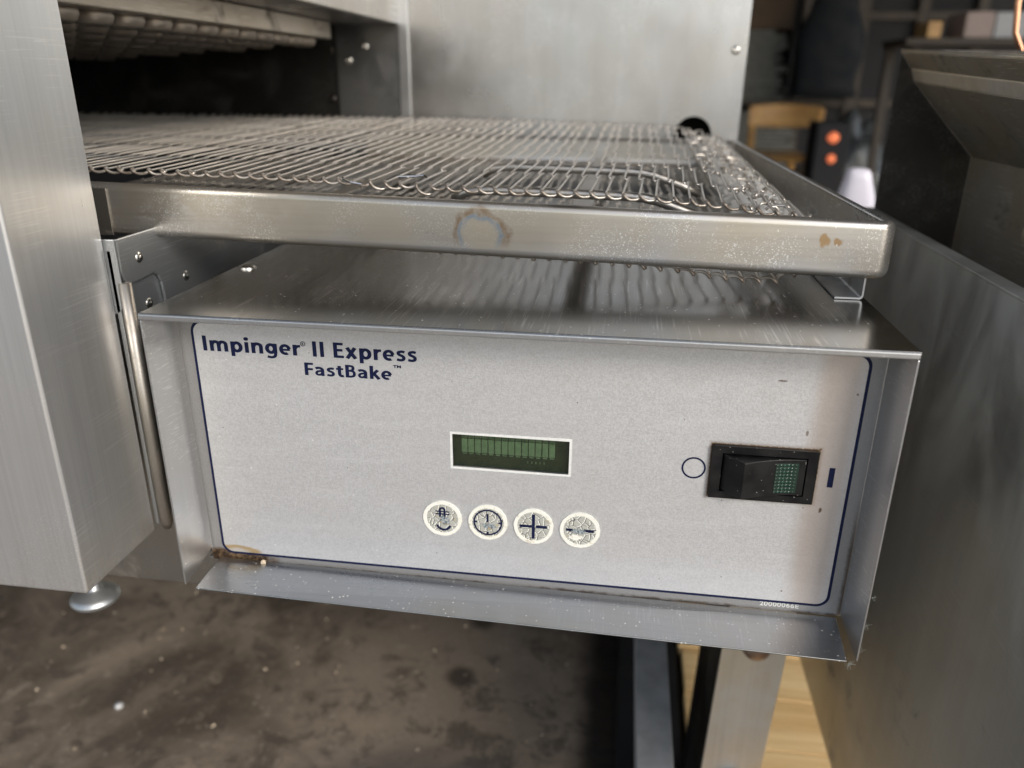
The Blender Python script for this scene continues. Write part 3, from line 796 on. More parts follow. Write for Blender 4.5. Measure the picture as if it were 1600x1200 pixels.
for k, (cx, cz) in enumerate(BC):
    me = curve_mesh([circ(cx, cz, .0110, 40)], .0003)
    me.transform(Matrix.Translation((0, PY - .0006, 0)) @ Matrix.Rotation(math.pi / 2, 4, 'X'))
    b = obj('button', me, MT['cracked'], oven); b['label'] = looks[k]
    wob = random.Random(k + 3)
    ro = [(cx + (.0133 + wob.uniform(-.00012, .00022)) * math.cos(2 * math.pi * q / 60), cz + (.0133 + wob.uniform(-.00012, .00022)) * math.sin(2 * math.pi * q / 60)) for q in range(60)]
    rg = flat('button_ring', [ro, circ(cx, cz, .0109, 60)], PY - .0012, MT['cream'], b, .0009, .0003)
    fy = PY - .0011
    if k == 0:
        u = [(cx - .0016, cz + .0012), (cx - .0016, cz + .0066)] + [(cx + .0016 * math.cos(math.radians(a)), cz + .0066 + .0016 * math.sin(math.radians(a))) for a in range(180, -1, -20)] + [(cx + .0016, cz + .0012)]
        flat('button_symbol', [stroke(u, .0014)], fy, MT['navy'], b, .0002)
        for dz in (.0056, .0036):
            flat('button_symbol', [rect(cx - .0046, cx + .0050, cz + dz - .0004, cz + dz + .0004)], fy - .0002, MT['navy'], b, .0002)
        arc = [(cx + .0008 + .0046 * math.cos(math.radians(a)), cz - .0044 + .0042 * math.sin(math.radians(a))) for a in range(190, 351, 16)]
        flat('button_symbol', [stroke(arc, .0016)], fy, MT['navy'], b, .0002)
        flat('worn_patch', [blob(cx + .0018, cz - .0012, .0036, .0034, 4)], fy - .0003, MT['blot'], b, .0003)
    if k == 1:
        flat('button_symbol', [circ(cx, cz, .0099, 48), circ(cx, cz, .0088, 48)], fy, MT['navy'], b, .0002)
        flat('button_symbol', [rect(cx - .0008, cx + .0006, cz + .0002, cz + .0066)], fy, MT['navy'], b, .0002)
        for a in (0, 180, 270):
            dx, dz = math.cos(math.radians(a)), math.sin(math.radians(a))
            flat('button_symbol', [stroke([(cx + dx * .0072, cz + dz * .0072), (cx + dx * .0089, cz + dz * .0089)], .0011)], fy, MT['navy'], b, .0002)
        flat('worn_patch', [blob(cx + .0012, cz - .0026, .0044, .0026, 9)], fy - .0003, MT['blot'], b, .0003)
    if k == 2:
        flat('button_symbol', [rect(cx - .0010, cx + .0010, cz - .0094, cz + .0092)], fy, MT['navy'], b, .0002)
        flat('button_symbol', [rect(cx - .0094, cx - .0011, cz - .0010, cz + .0008)], fy, MT['navy'], b, .0002)
        flat('button_symbol', [rect(cx + .0018, cx + .0092, cz - .0010, cz + .0010)], fy, MT['navy'], b, .0002)
    if k == 3:
        flat('button_symbol', [rect(cx - .0092, cx - .0048, cz - .0010, cz + .0008)], fy, MT['navy'], b, .0002)
        flat('button_symbol', [rect(cx + .0026, cx + .0094, cz - .0010, cz + .0010)], fy, MT['navy'], b, .0002)
        flat('worn_patch', [blob(cx - .0004, cz - .0006, .0044, .0020, 13)], fy - .0003, MT['blot'], b, .0003)
        flat('worn_patch', [blob(cx - .0025, cz - .0055, .0040, .0020, 17)], fy - .0001, MT['cream'], b, .0002)

# ---- rocker switch
bz = (.3515, .4151, -.1126, -.0764)
me = curve_mesh([rect(*bz), rect(.3578, .4090, -.1078, -.0812)], .0022)
me.transform(Matrix.Translation((0, PY - .0010, 0)) @ Matrix.Rotation(math.pi / 2, 4, 'X'))
sw = obj('rocker_switch', me, MT['black'], oven); bev(sw, .0012, 2)
boxo('switch_back', .3570, .4098, PY + .0011, PY + .0020, -.1086, -.0804, MT['mat'], sw)
prof = [(.3585, PY + .0008), (.3587, PY - .0020), (.3694, PY - .0134), (.3700, PY - .0138), (.3716, PY - .0132)]
for i in range(1, 9):
    t = i / 8; prof.append((.3722 + t * (.4082 - .3722), PY - .0030 - .0100 * (1 - t) ** 2.0 - .0004 * t))
prof += [(.4084, PY + .0008)]
bm = bmesh.new()
A = [bm.verts.new((x, y, -.0821)) for x, y in prof]; B = [bm.verts.new((x, y, -.1069)) for x, y in prof]
bm.faces.new(A); bm.faces.new(B[::-1])
for i in range(len(A)):
    j = (i + 1) % len(A); bm.faces.new((A[j], A[i], B[i], B[j]))
bmesh.ops.recalc_face_normals(bm, faces=bm.faces)
rk = obj('rocker', bm, MT['black'], sw); bev(rk, .0005, 2, 28)
def ry(x):
    t = (x - .3722) / (.4082 - .3722); return PY - .0030 - .0100 * (1 - t) ** 2.0 - .0004 * t
bm = bmesh.new(); n = 8
for zz, in ((-.0846,), (-.1046,)): pass
rows = []
for i in range(n + 1):
    x = .3900 + (.4040 - .3900) * i / n
    rows.append([bm.verts.new((x, ry(x) - .0003, -.0846)), bm.verts.new((x, ry(x) - .0003, -.1048)), bm.verts.new((x, ry(x) + .0006, -.1048)), bm.verts.new((x, ry(x) + .0006, -.0846))])
for a, c in zip(rows, rows[1:]):
    for q in range(4):
        r_ = (q + 1) % 4; bm.faces.new((a[q], a[r_], c[r_], c[q]))
bm.faces.new(rows[0][::-1]); bm.faces.new(rows[-1]); bmesh.ops.recalc_face_normals(bm, faces=bm.faces)
obj('indicator_lens', bm, MT['lens'], sw)

# crumb and lint on the lip
bm = bmesh.new(); bmesh.ops.create_icosphere(bm, subdivisions=2, radius=.0019)
for v in bm.verts: v.co = Vector((v.co.x * 1.1, v.co.y * .8, v.co.z * 1.2)) * (1 + random.uniform(-.12, .12)) + Vector((.0455, .0285, -.1925))
tag(obj('crumb', bm, MT['crumb']), 'small pale crumb lying on the bottom lip near its left end', 'crumb')
def lint(name, c, s, n, label):
    bm = bmesh.new(); rr = random.Random(int(c[2] * 1e5))
    for _ in range(n):
        p = Vector(c); d = Vector((rr.uniform(.2, 1), rr.uniform(-.4, .1), rr.uniform(-1, .5))).normalized(); pts = [p.copy()]
        for _ in range(6):
            d = (d + Vector((rr.uniform(-.7, .7), rr.uniform(-.5, .5), rr.uniform(-.7, .7)))).normalized()
            p = p + d * s / 11; pts.append(p.copy())
        tube(bm, pts, .00004, 4)
    return tag(obj(name, bm, MT['lint']), label, 'lint', 'wisps of lint caught on the sheet edges')
lint('lint_wisp', (.4405, -.0098, -.1990), .009, 14, 'pale tuft of lint hanging from the right corner of the bottom lip')
lint('lint_wisp', (W - .0002, -.0008, -.1560), .007, 5, 'wisp of lint on the right flange edge, highest of three')
lint('lint_wisp', (W - .0002, -.0008, -.1760), .009, 6, 'wisp of lint on the right flange edge, middle of three')
lint('lint_wisp', (W - .0002, -.0008, -.1960), .007, 6, 'wisp of lint at the lower tip of the right flange')

# ------------------------------------------------------------------ conveyor tray
conv = thing('conveyor_tray', 'worn steel conveyor tray frame with rounded corner jutting out above the control box', 'conveyor', (.2, .4, .02))
# path: front left -> front right corner -> back right corner -> back left ; (x, y, nx, ny)
def tz(x, y):            # top and bottom height of the frame wall
    u = (x + .0816) / (.4591 + .0816); v = (y - .10) / .60
    top = (.0635 + (.0520 - .0635) * u) * (1 - v) + (.0640 - .0040 * u) * v
    bot = (.0263 + (.0144 - .0263) * u) * (1 - v) + (.0280 - .0040 * u) * v
    return top, bot
XR, YF, YB, RC = .4600, .0995, .700, .0105
path = [(x, YF, 0, -1) for x in [-.16 + i * (XR - RC + .16) / 24 for i in range(25)]]
for a in range(-80, 0, 10): path.append((XR - RC + RC * math.cos(math.radians(a)), YF + RC + RC * math.sin(math.radians(a)), math.cos(math.radians(a)), math.sin(math.radians(a))))
def xr(y): return XR - .0285 * (y - YF) / (YB - YF)
path += [(xr(y), y, 1, 0) for y in [YF + RC + i * (YB - YF - 2 * RC) / 14 for i in range(15)]]
xb = xr(YB)
for a in range(10, 90, 10): path.append((xb - RC + RC * math.cos(math.radians(a)), YB - RC + RC * math.sin(math.radians(a)), math.cos(math.radians(a)), math.sin(math.radians(a))))
path += [(xb - RC - i * .05, YB, 0, 1) for i in range(11)]
def wallprof(top, bot):
    # (outward offset, z), closed loop: rolled top flange turned inwards, small inward foot
    return [(-.0080, top - .0022), (-.0078, top - .0006), (-.0050, top), (-.0028, top - .0006), (-.0010, top - .0020), (0, top - .0050),
            (0, bot + .0065), (-.0007, bot + .0035), (-.0025, bot + .0012), (-.0058, bot), (-.0110, bot), (-.0110, bot + .0012), (-.0062, bot + .0013),
            (-.0034, bot + .0024), (-.0020, bot + .0044), (-.0014, bot + .0070), (-.0014, top - .0050), (-.0024, top - .0030), (-.0040, top - .0016), (-.0060, top - .0014)]
def sweep(segs, name, mat, parent):
    bm = bmesh.new(); rings = []
    for x, y, nx, ny in segs:
        t, b = tz(x, y)
        rings.append([bm.verts.new((x + nx * o, y + ny * o, z)) for o, z in wallprof(t, b)])
    m = len(rings[0])
    for a, c in zip(rings, rings[1:]):
        for q in range(m):
            r_ = (q + 1) % m; bm.faces.new((a[q], c[q], c[r_], a[r_]))
    bm.faces.new(rings[0]); bm.faces.new(rings[-1][::-1])
    bmesh.ops.recalc_face_normals(bm, faces=bm.faces)
    return smooth(obj(name, bm, mat, parent))
fr = sweep(path, 'tray_wall', MT['tray'], conv)
fr.modifiers.new('n', 'WEIGHTED_NORMAL')
# wrapped strap at the left end of the front wall
t0, b0 = tz(-.075, .1)
slabbox('end_strap', -.0905, -.0755, .0982, .0993, b0 + .0004, t0 - .0035, MT['trim'], conv, .0004, 2)
# folded bracket that stands on the box cover
bm = bmesh.new()
pr = [(.4470, .0180), (.4470, .0030), (.4464, .0012), (.4450, .0004), (.4290, .0004), (.4290, .0016), (.4446, .0016), (.4455, .0024), (.4458, .0034), (.4458, .0180)]
A = [bm.verts.new((x, .106, z)) for x, z in pr]; B = [bm.verts.new((x, .30, z)) for x, z in pr]
bm.faces.new(A); bm.faces.new(B[::-1])
for i in range(len(A)):
    j = (i + 1) % len(A); bm.faces.new((A[j], A[i], B[i], B[j]))
bmesh.ops.recalc_face_normals(bm, faces=bm.faces)
obj('bracket', bm, MT['galv'], conv)
sheet('bracket_web', [(.4270, .108, .0008), (.4270, .108, .0170), (.4120, .108, .0170), ], .001, MT['dark_steel'], conv, 0) if False else None
boxo('cross_bar', .244, .262, .110, .690, .0335, .0350, MT['trim'], conv, .0004)
boxo('cross_bar', .02, .038, .110, .690, .0345, .0360, MT['trim'], conv, .0004)

# ------------------------------------------------------------------ wire belt
near = [(-.60, .0735), (-.094, .0711), (-.0505, .0702), (.0024, .0694), (.0464, .0686), (.076, .0672), (.0933, .0670), (.1382, .0647), (.1833, .0635),
        (.2292, .0626), (.2514, .0623), (.2861, .0617), (.3207, .0603), (.3434, .0584), (.3646, .0561), (.4025, .0522)]
YN, YW = .1180, .542
def zn(x):
    for (a, za), (b, zb) in zip(near, near[1:]):
        if x <= b: return za + (zb - za) * (x - a) / (b - a)
    return near[-1][1]
def zf(x): return min(.0845 - .020 * max(x, 0) - max(0, x - .33) * .10, .0835) - (0.004 if x > .38 else 0)
RR = .0205; XC = .396
ZC = zn(XC) - RR; ZCf = zf(XC) - RR
P_ = .0110
def near_pt(s):
    """s = arc length along the loop measured from x=-.56 on top; returns near point, far point"""
    L1 = XC + .56
    if s <= L1:
        x = -.56 + s; return Vector((x, YN, zn(x))), Vector((x, YN + YW, zf(x)))
    s2 = s - L1
    if s2 <= math.pi * RR:
        a = math.pi / 2 - s2 / RR
        return Vector((XC + RR * math.cos(a), YN, ZC + RR * math.sin(a))), Vector((XC + RR * math.cos(a), YN + YW, ZCf + RR * math.sin(a)))
    s3 = s2 - math.pi * RR; x = XC - s3
    sag = -.0050 * math.exp(-((s3 - .025) / .045) ** 2)
    zz = ZC - RR + sag + s3 * .034
    zzf = ZCf - RR + s3 * .010
    return Vector((x, YN, zz)), Vector((x, YN + YW, zzf))
cols = [0, .080, .160, .240, .320, .400, .480, YW]
wr = .00086
def wire_points(variant):
    rr = random.Random(variant * 17)
    # curl round the neighbour at the near edge
    pts = [(.0122, .0024, .0004), (.0114, .0012, -.0012), (.0092, .0004, -.0022), (.0062, -.0002, -.0025), (.0038, -.0008, -.0019),
           (.0019, -.0014, -.0005), (.0006, -.0012, .0010), (0, .0010, .0012)]
    dl = .0030
    for k in range(len(cols) - 1):
        a, b = cols[k], cols[k + 1]
        pts.append((0 if k else .0, a + .0035, 0))
        w = rr.uniform(-.0004, .0004)
        pts.append((dl * .5 + w, (a + b) / 2, rr.uniform(-.0003, .0003)))
        if k < len(cols) - 2:
            pts += [(dl, b - .0022, .0001), (dl + .0012, b - .0004, .0005), (dl + .0004, b + .0014, .0001), (dl - .0012, b + .0016, -.0011),
                    (dl * .25, b + .0004, -.0010), (0, b + .0012, -.0002)]
        else:
            pts += [(dl, b - .003, 0), (dl - .0005, b, .0016), (-.002, b + .0026, .0010), (-.006, b + .0024, -.0014), (-.0078, b, -.0022)]
    return pts
wire_me = []
for v in range(5):
    bm = bmesh.new(); wp = wire_points(v + 1); tube(bm, wp, [.00112] * 7 + [.0010] + [wr] * (len(wp) - 8), 6)
    me = bpy.data.meshes.new('wire'); bm.to_mesh(me); bm.free(); me.materials.append(MT['wire'])
    for p in me.polygons: p.use_smooth = True
    wire_me.append(me)
belt = thing('conveyor_belt', 'open wire mesh conveyor belt running over the tray and round its right end', 'wire belt', (.2, .4, .06))
rb = random.Random(5)
Ltot = (XC + .56) + math.pi * RR + .62
nW = int(Ltot / P_)
for i in range(nW):
    s = i * P_ + rb.uniform(-.0006, .0006)
    a, f = near_pt(s); a2, f2 = near_pt(s + .001)
    # a kinked, bunched stretch of the near edge
    if .105 < a.x < .165 and s < .9: a.z += rb.uniform(-.0006, .0008); a.x += rb.uniform(-.0012, .0012)
    ey = (f - a).normalized(); tx = ((a2 - a) + (f2 - f)).normalized()
    ez = tx.cross(ey).normalized(); ex = ey.cross(ez)
    M4 = Matrix((ex, ey, ez)).transposed().to_4x4(); M4.translation = a - wloc(belt) + Vector((rb.uniform(-.0004, .0004), rb.uniform(-.001, .001), rb.uniform(-.0003, .0003)))
    o = bpy.data.objects.new('wire', wire_me[i % 5]); C.objects.link(o); o.parent = belt
    o.matrix_local = M4 @ Matrix.Rotation(rb.uniform(-.006, .006), 4, 'Z')
# broken bright wire ends poking out of the belt
bm = bmesh.new()
tube(bm, [(.0925, .1185, .0688), (.0950, .1130, .0685), (.1010, .1100, .0668), (.1085, .1105, .0655)], .0008, 6)
o = obj('broken_wire', bm, MT['shiny'], belt); o['label'] = 'bright broken wire end curling off the belt edge'
bm = bmesh.new()
tube(bm, [(.1270, .138, .0680), (.1400, .140, .0683), (.1455, .1395, .0692), (.1480, .1370, .0682)], .0009, 8)
o = obj('broken_wire', bm, MT['shiny'], belt); o['label'] = 'loose bent wire lying across the belt'
# bunched, kinked link ends where the belt turns over at the right
bm = bmesh.new(); rt = random.Random(21)
for i in range(150):
    x = .352 + .060 * rt.random() ** .7; y = YN + .006 + rt.random() * (YW - .01); v = (y - YN) / YW
    z = (zn(min(x, .4025)) * (1 - v) + zf(x) * v) - max(0, x - .396) * 1.1 + rt.uniform(-.0050, .0002)
    a = rt.uniform(-.6, .6); L_ = rt.uniform(.0035, .0075); cx_, sy_ = math.sin(a) * L_, math.cos(a) * L_
    if rt.random() < .5: cx_, sy_ = sy_, cx_
    tube(bm, [(x - cx_, y - sy_, z - .0012), (x - cx_ * .6, y - sy_ * .6, z + .0006), (x + cx_ * .5, y + sy_ * .5, z + .0008),
              (x + cx_ * .9, y + sy_ * .9, z - .0003), (x + cx_ * .7 + .0012, y + sy_ * .8, z - .0018)], rt.uniform(.0008, .0012), 6)
o = smooth(obj('link_tangle', bm, MT['wire'], belt)); o['kind'] = 'stuff'
# shaft, sprockets and curved support rods belong to the frame
bm = bmesh.new(); tube(bm, [(XC, .112, ZC), (XC, .692, ZCf)], .0065, 20); smooth(obj('roller_shaft', bm, MT['shiny'], conv), False)
spr = None
for q in range(9):
    y = .140 + q * .063; zc = ZC + (ZCf - ZC) * (y - YN) / YW
    if spr is None:
        bm = bmesh.new(); n = 12; out = []
        for k in range(n):
            a0 = 2 * math.pi * k / n
            for da, r in ((0, .0120), (.10, .0185), (.22, .0195), (.34, .0185), (.44, .0120)): out.append((r * math.cos(a0 + da), r * math.sin(a0 + da)))
        A = [bm.verts.new((x, -.005, z)) for x, z in out]; B = [bm.verts.new((x, .005, z)) for x, z in out]
        bm.faces.new(A); bm.faces.new(B[::-1])
        for k in range(len(A)):
            j = (k + 1) % len(A); bm.faces.new((A[j], A[k], B[k], B[j]))
        bmesh.ops.recalc_face_normals(bm, faces=bm.faces)
        spr = bpy.data.meshes.new('sprocket'); bm.to_mesh(spr); bm.free(); spr.materials.append(MT['tooth'])
    o = bpy.data.objects.new('sprocket', spr); C.objects.link(o); o.parent = conv
    o.location = Vector((XC, y, zc)) - wloc(conv); o.rotation_euler = (0, rb.uniform(0, .5), 0)
for q, y in enumerate((.147, .270)):
    bm = bmesh.new(); v = (y - YN) / YW
    h = lambda x: zn(x) * (1 - v) + zf(x) * v - .0052
    tube(bm, [(.165, y, h(.165) - .008), (.175, y, h(.175) - .002), (.19, y, h(.19)), (.29, y, h(.29)), (.302, y, h(.30) - .0004), (.312, y, h(.31) - .002), (.336, y, h(.33) - .009), (.350, y, h(.35) - .0135)],
         .0034, 14)
    smooth(obj('support_rod', bm, MT['trim'], conv))
# bolt heads on the frame's inner floor
# ------------------------------------------------------------------ oven stand
stand = thing('oven_stand', 'bare steel stand leg with a round bolt head below the control box', 'stand', (.44, .28, FZ))
sheet('leg', [(.4020, .2500, FZ), (.4635, .2500, FZ), (.4850, .2500, -.22), (.4185, .2500, -.22)], .003, MT['leg'], stand, .0012)  # sunlight on this face comes from its pale, warm base colour
sheet('leg_side', [(.4018, .37, FZ), (.4018, .2502, FZ), (.4183, .2502, -.22), (.4183, .37, -.22)], .0025, MT['dark_steel'], stand, .0006)  # shaded side of the leg, the shade put into near-black steel
for z in (-.398, -.578):
    bm = bmesh.new(); xb_ = .4455 if z > -.5 else .4380
    lathe(bm, [(.0140, 0), (.0145, -.0030), (.0125, -.0085), (.0075, -.0115), (0, -.0125)], (xb_, .2498, z), 'y', 30)
    o = smooth(obj('bolt', bm, steel('rusty_bolt', (.50, .38, .30), .3, 'x', .03, .1, .2, dirt=.45, dirtcol=(.25, .11, .05)) if z > -.5 else MT['screw'], stand))
rail = thing('steel_rail', 'grey square steel rail running back under the oven, left of the stand leg', 'rail', (.35, .3, FZ))
slabbox('rail_bar', .332, .369, .02, .95, -.535, -.500, MT['rail'], rail, .0015, 3)
slabbox('rail_post', .334, .367, .88, .915, FZ, -.536, MT['rail'], rail, .0015, 2)
slabbox('rail_post', .334, .367, .03, .065, FZ, -.536, MT['rail'], rail, .0015, 2)
tag(slabbox('shade_mat', .318, .405, .10, .95, FZ, FZ + .012, MT['mat'], None, .002, 2), 'black mat added on the floor for the shade under the grey rail', 'mat')  # dark sheet added to stand for shade on the floor
# pale planks on the floor
pal = thing('plank_board', 'pale wooden boards lying on the floor between the stand leg and the right machine', 'boards', (.6, .6, FZ))
yy = .12; k = 0
while yy < 1.3:
    wdt = .094
    slabbox('plank', .410 + random.uniform(-.004, .004), 1.25, yy, yy + wdt - .003, FZ, FZ + .018 + random.uniform(-.001, .001), MT['plank'], pal, .0015, 2)
    yy += wdt

# ------------------------------------------------------------------ machine on the right
mach = thing('steel_machine', 'dull grey steel machine with an open sloped hood, standing right of the control box', 'machine', (.85, .2, -.573))
sheet('side_panel', [(.550, .520, -.573), (.550, -.06, -.573), (.550, -.06, .0), (.550, .520, .0)], .0015, MT['machine'], mach, .0006)
slabbox('top_edge', .5492, .5640, -.06, .520, .0003, .0022, MT['machine'], mach, .0006, 2)
sheet('rear_panel', [(1.2, .5215, -.573), (.5505, .5215, -.573), (.5505, .5215, -.0005), (1.2, .5215, -.0005)][::-1], .0015, MT['dark_steel'], mach, 0)
slabbox('machine_floor', .5655, 1.2, -.06, .5190, -.080, -.060, MT['mat'], mach, .001, 1)
hp = [(.561, .163), (.5745, .1470), (.5745, .1462), (.5790, .1350), (.650, .0610), (.650, -.059)]
names = ['top_rail', None, 'hood_lip', 'sloped_hood', 'inner_wall']
mats = [MT['machine_hood'], None, MT['leg'], MT['machine_hood'], MT['machine_hood']]
for (p, q, nme, mt) in zip(hp, hp[1:], names, mats):
    if not nme: continue
    (x0, z0), (x1, z1) = p, q
    sheet(nme, [(x0, -.06, z0 - (.026 if z0 > .1 else 0)), (x0, .4985, z0), (x1, .4985, z1), (x1, -.06, z1 - (.026 if z1 > .1 else 0))][::-1], .0018, mt, mach, .0005)
# fold on top of the rail
bm = bmesh.new(); tube(bm, [(.5612, -.06, .1374), (.5612, .4995, .1634)], .0018, 10); smooth(obj('rail_fold', bm, MT['leg'], mach))
# end plate closing the hood at the back
ep = [(.5600, .0010), (.90, .0010), (.90, .1640), (.5600, .1640)]
sheet('end_plate', [(x, .500, z) for x, z in [(.5600, .0024), (.5655, .0024), (.5655, -.059), (.90, -.059), (.90, .164), (.5600, .164)]], .0020, MT['dark_steel'], mach, .0005)
for (y, z, r) in ((.395, .1035, .006), (.345, .0060, .007), (.20, .0935, .006)):
    bm = bmesh.new()
    if z > .06 : org, ax = (.6125, y, z), 'x'
    else: org, ax = (.6498, y, z), 'x'
    lathe(bm, [(r * 1.6, 0), (r, -.0025), (r * .55, -.0040), (0, -.0045)], org, ax, 24)
    smooth(obj('screw', bm, MT['leg'], mach))
for p_ in ((-.05,), (.45,)):
    slabbox('machine_leg', 1.10, 1.14, p_[0], p_[0] + .04, FZ, -.5735, MT['dark_steel'], mach, .001, 2)
# copper tube near the top right corner
bm = bmesh.new()
tube(bm, [(.712, .60, .30), (.7035, .60, .245), (.7020, .60, .215), (.7060, .60, .185), (.7200, .60, .160), (.745, .60, .140), (.77, .60, .12), (.78, .60, -.04)], .0032, 12)
tag(smooth(obj('copper_tube', bm, MT['copper'])), 'bent copper tube rising behind the machine hood at the right edge', 'tube')

# white plastic object behind the tray
bm = bmesh.new()
rings = []
for z, hx, hy in ((-.24, .040, .03), (-.10, .034, .028), (-.03, .026, .022), (-.006, .0195, .018), (.0035, .0175, .016), (.0080, .0145, .013), (.0100, .009, .008)):
    cx = .640 + (z - .01) * -.03
    rings.append([bm.verts.new((cx + hx * math.copysign(abs(math.cos(a)) ** .6, math.cos(a)), .88 + hy * math.copysign(abs(math.sin(a)) ** .6, math.sin(a)), z)) for a in [2 * math.pi * (k + .5) / 24 for k in range(24)]])
for a, c in zip(rings, rings[1:]):
    for q in range(24):
        j = (q + 1) % 24; bm.faces.new((a[q], a[j], c[j], c[q]))
bm.faces.new(rings[0][::-1]); bm.faces.new(rings[-1]); bmesh.ops.recalc_face_normals(bm, faces=bm.faces)
tag(smooth(obj('plastic_container', bm, MT['white_plastic'])), 'white plastic container with a rounded top behind the tray corner', 'container')
# the crate it stands on
cr = thing('storage_box', 'dark box behind the tray carrying the white plastic container', 'box', (.68, .95, FZ))
slabbox('box_body', .56, .84, .80, 1.10, FZ, -.25, MT['dark'], cr, .004, 2)
slabbox('lid', .555, .845, .795, 1.105, -.2495, -.2402, MT['dark'], cr, .003, 2)

# ------------------------------------------------------------------ workshop behind
# wooden chair
ch = thing('wooden_chair', 'varnished wooden chair with a broad curved backrest, in the dark behind the oven', 'chair', (1.17, 4.3, FZ))
def bar(name, a, b, w, mat, par, d=None):
    bm = bmesh.new(); a, b = Vector(a), Vector(b); t = (b - a).normalized(); s = t.cross(Vector((0, 1, 0))).normalized() if abs(t.y) < .9 else Vector((1, 0, 0)); u = s.cross(t)
    d = d or w
    vs = [bm.verts.new(p + s * i * w / 2 + u * j * d / 2) for p in (a, b) for i, j in ((-1, -1), (1, -1), (1, 1), (-1, 1))]
    for f in ((3, 2, 1, 0), (4, 5, 6, 7), (0, 1, 5, 4), (1, 2, 6, 5), (2, 3, 7, 6), (3, 0, 4, 7)): bm.faces.new([vs[i] for i in f])
    bmesh.ops.recalc_face_normals(bm, faces=bm.faces)
    return bev(obj(name, bm, mat, par), w * .2, 2)
bm = bmesh.new(); rows = []
for i in range(13):
    t = i / 12; x = .90 + .36 * t; y = 4.04 + .06 * math.sin(math.pi * t)
    dz = .010 * math.sin(math.pi * t)
    rows.append([bm.verts.new((x, y, .010 + dz)), bm.verts.new((x, y + .022, .010 + dz)), bm.verts.new((x, y + .022, -.088 - dz)), bm.verts.new((x, y, -.088 - dz))])
for a, c in zip(rows, rows[1:]):
    for q in range(4):
        j = (q + 1) % 4; bm.faces.new((a[q], a[j], c[j], c[q]))
bm.faces.new(rows[0][::-1]); bm.faces.new(rows[-1]); bmesh.ops.recalc_face_normals(bm, faces=bm.faces)
bev(smooth(obj('backrest', bm, MT['chair_wood'], ch), False), .006, 2)
bar('leg', (.925, 4.075, -.080), (.945, 4.10, FZ), .036, MT['chair_wood'], ch)
bar('leg', (1.262, 4.060, .002), (1.195, 4.10, FZ), .038, MT['chair_wood'], ch)
bar('leg', (.93, 4.46, -.27), (.91, 4.50, FZ), .034, MT['chair_wood'], ch)
bar('leg', (1.22, 4.46, -.27), (1.24, 4.50, FZ), .034, MT['chair_wood'], ch)
slabbox('seat', .90, 1.25, 4.08, 4.50, -.272, -.245, MT['chair_wood'], ch, .008, 2)

# stacked sheets and cardboard on a shelf
shf = thing('shelf', 'dark shelf holding stacked sheets, behind the wooden chair', 'shelf', (1.2, 5.2, FZ))
slabbox('shelf_board', .60, 1.62, 4.95, 5.45, -.01, .022, MT['mullion'], shf, .003, 1)
slabbox('shelf_board', .60, 1.62, 4.95, 5.45, -.45, -.42, MT['mullion'], shf, .003, 1)
for x in (.62, 1.58):
    slabbox('shelf_post', x, x + .04, 4.94, 4.98, FZ, .80, MT['mullion'], shf, .003, 1)
st = thing('sheet_stack', 'uneven stack of grey sheets on the shelf beside the oven housing', 'stack', (1.05, 5.15, .023))
z = .0235; rs = random.Random(3)
while z < .40:
    h = rs.uniform(.012, .028); dx = rs.uniform(-.04, .05)
    slabbox('sheet', .72 + dx, 1.22 + dx - (z * .15), 5.0, 5.4, z, z + h - .003, MT['paper'], st, .002, 1)
    z += h
tag(slabbox('cardboard_box', .70, 1.23, 5.0, 5.38, z + .002, z + .34, MT['cardboard'], None, .004, 2), 'brown cardboard box on top of the grey sheet stack', 'box')
low = thing('sheet_stack', 'dim grey pile of sheets on the low shelf behind the chair', 'stack', (1.05, 5.15, -.419))
z = -.4185
while z < -.06:
    h = rs.uniform(.015, .03); dx = rs.uniform(-.03, .03)
    slabbox('sheet', .70 + dx, 1.30 + dx, 5.0, 5.4, z, z + h - .003, MT['paper'], low, .002, 1)
    z += h
# dark coat hanging beside the shelf
bm = bmesh.new(); rows = []
for i in range(14):
    z = .95 - i * .07; hw = .10 + .02 * math.sin(i * .9) + .008 * i
    rows.append([bm.verts.new((1.42 + hw * math.cos(a) + .012 * math.sin(5 * a + i), 4.80 + .06 * math.sin(a), z)) for a in [2 * math.pi * k / 20 for k in range(20)]])
for a, c in zip(rows, rows[1:]):
    for q in range(20):
        j = (q + 1) % 20; bm.faces.new((a[q], a[j], c[j], c[q]))
bm.faces.new(rows[0]); bm.faces.new(rows[-1][::-1]); bmesh.ops.recalc_face_normals(bm, faces=bm.faces)
tag(smooth(obj('hanging_cloth', bm, MT['darkblue'])), 'dark blue cloth hanging in front of the shelf post', 'cloth')

# panelled dark partition
pt = thing('partition', 'dark panelled partition with brown battens at the back of the workshop', 'partition', (2.6, 6.2, FZ))
slabbox('partition_sheet', 1.45, 4.78, 6.22, 6.25, FZ, 2.0, MT['dark'], pt, .002, 1)
for i in range(9):
    x = 1.50 + i * .40
    slabbox('batten', x, x + .07, 6.17, 6.218, FZ, 2.0, MT['mullion'], pt, .003, 1)
for z in (-.05, .55, 1.15):
    for i in range(7):
        x = 1.575 + i * .40
        slabbox('rail', x, x + .32, 6.18, 6.218, z, z + .055, MT['mullion'], pt, .003, 1)
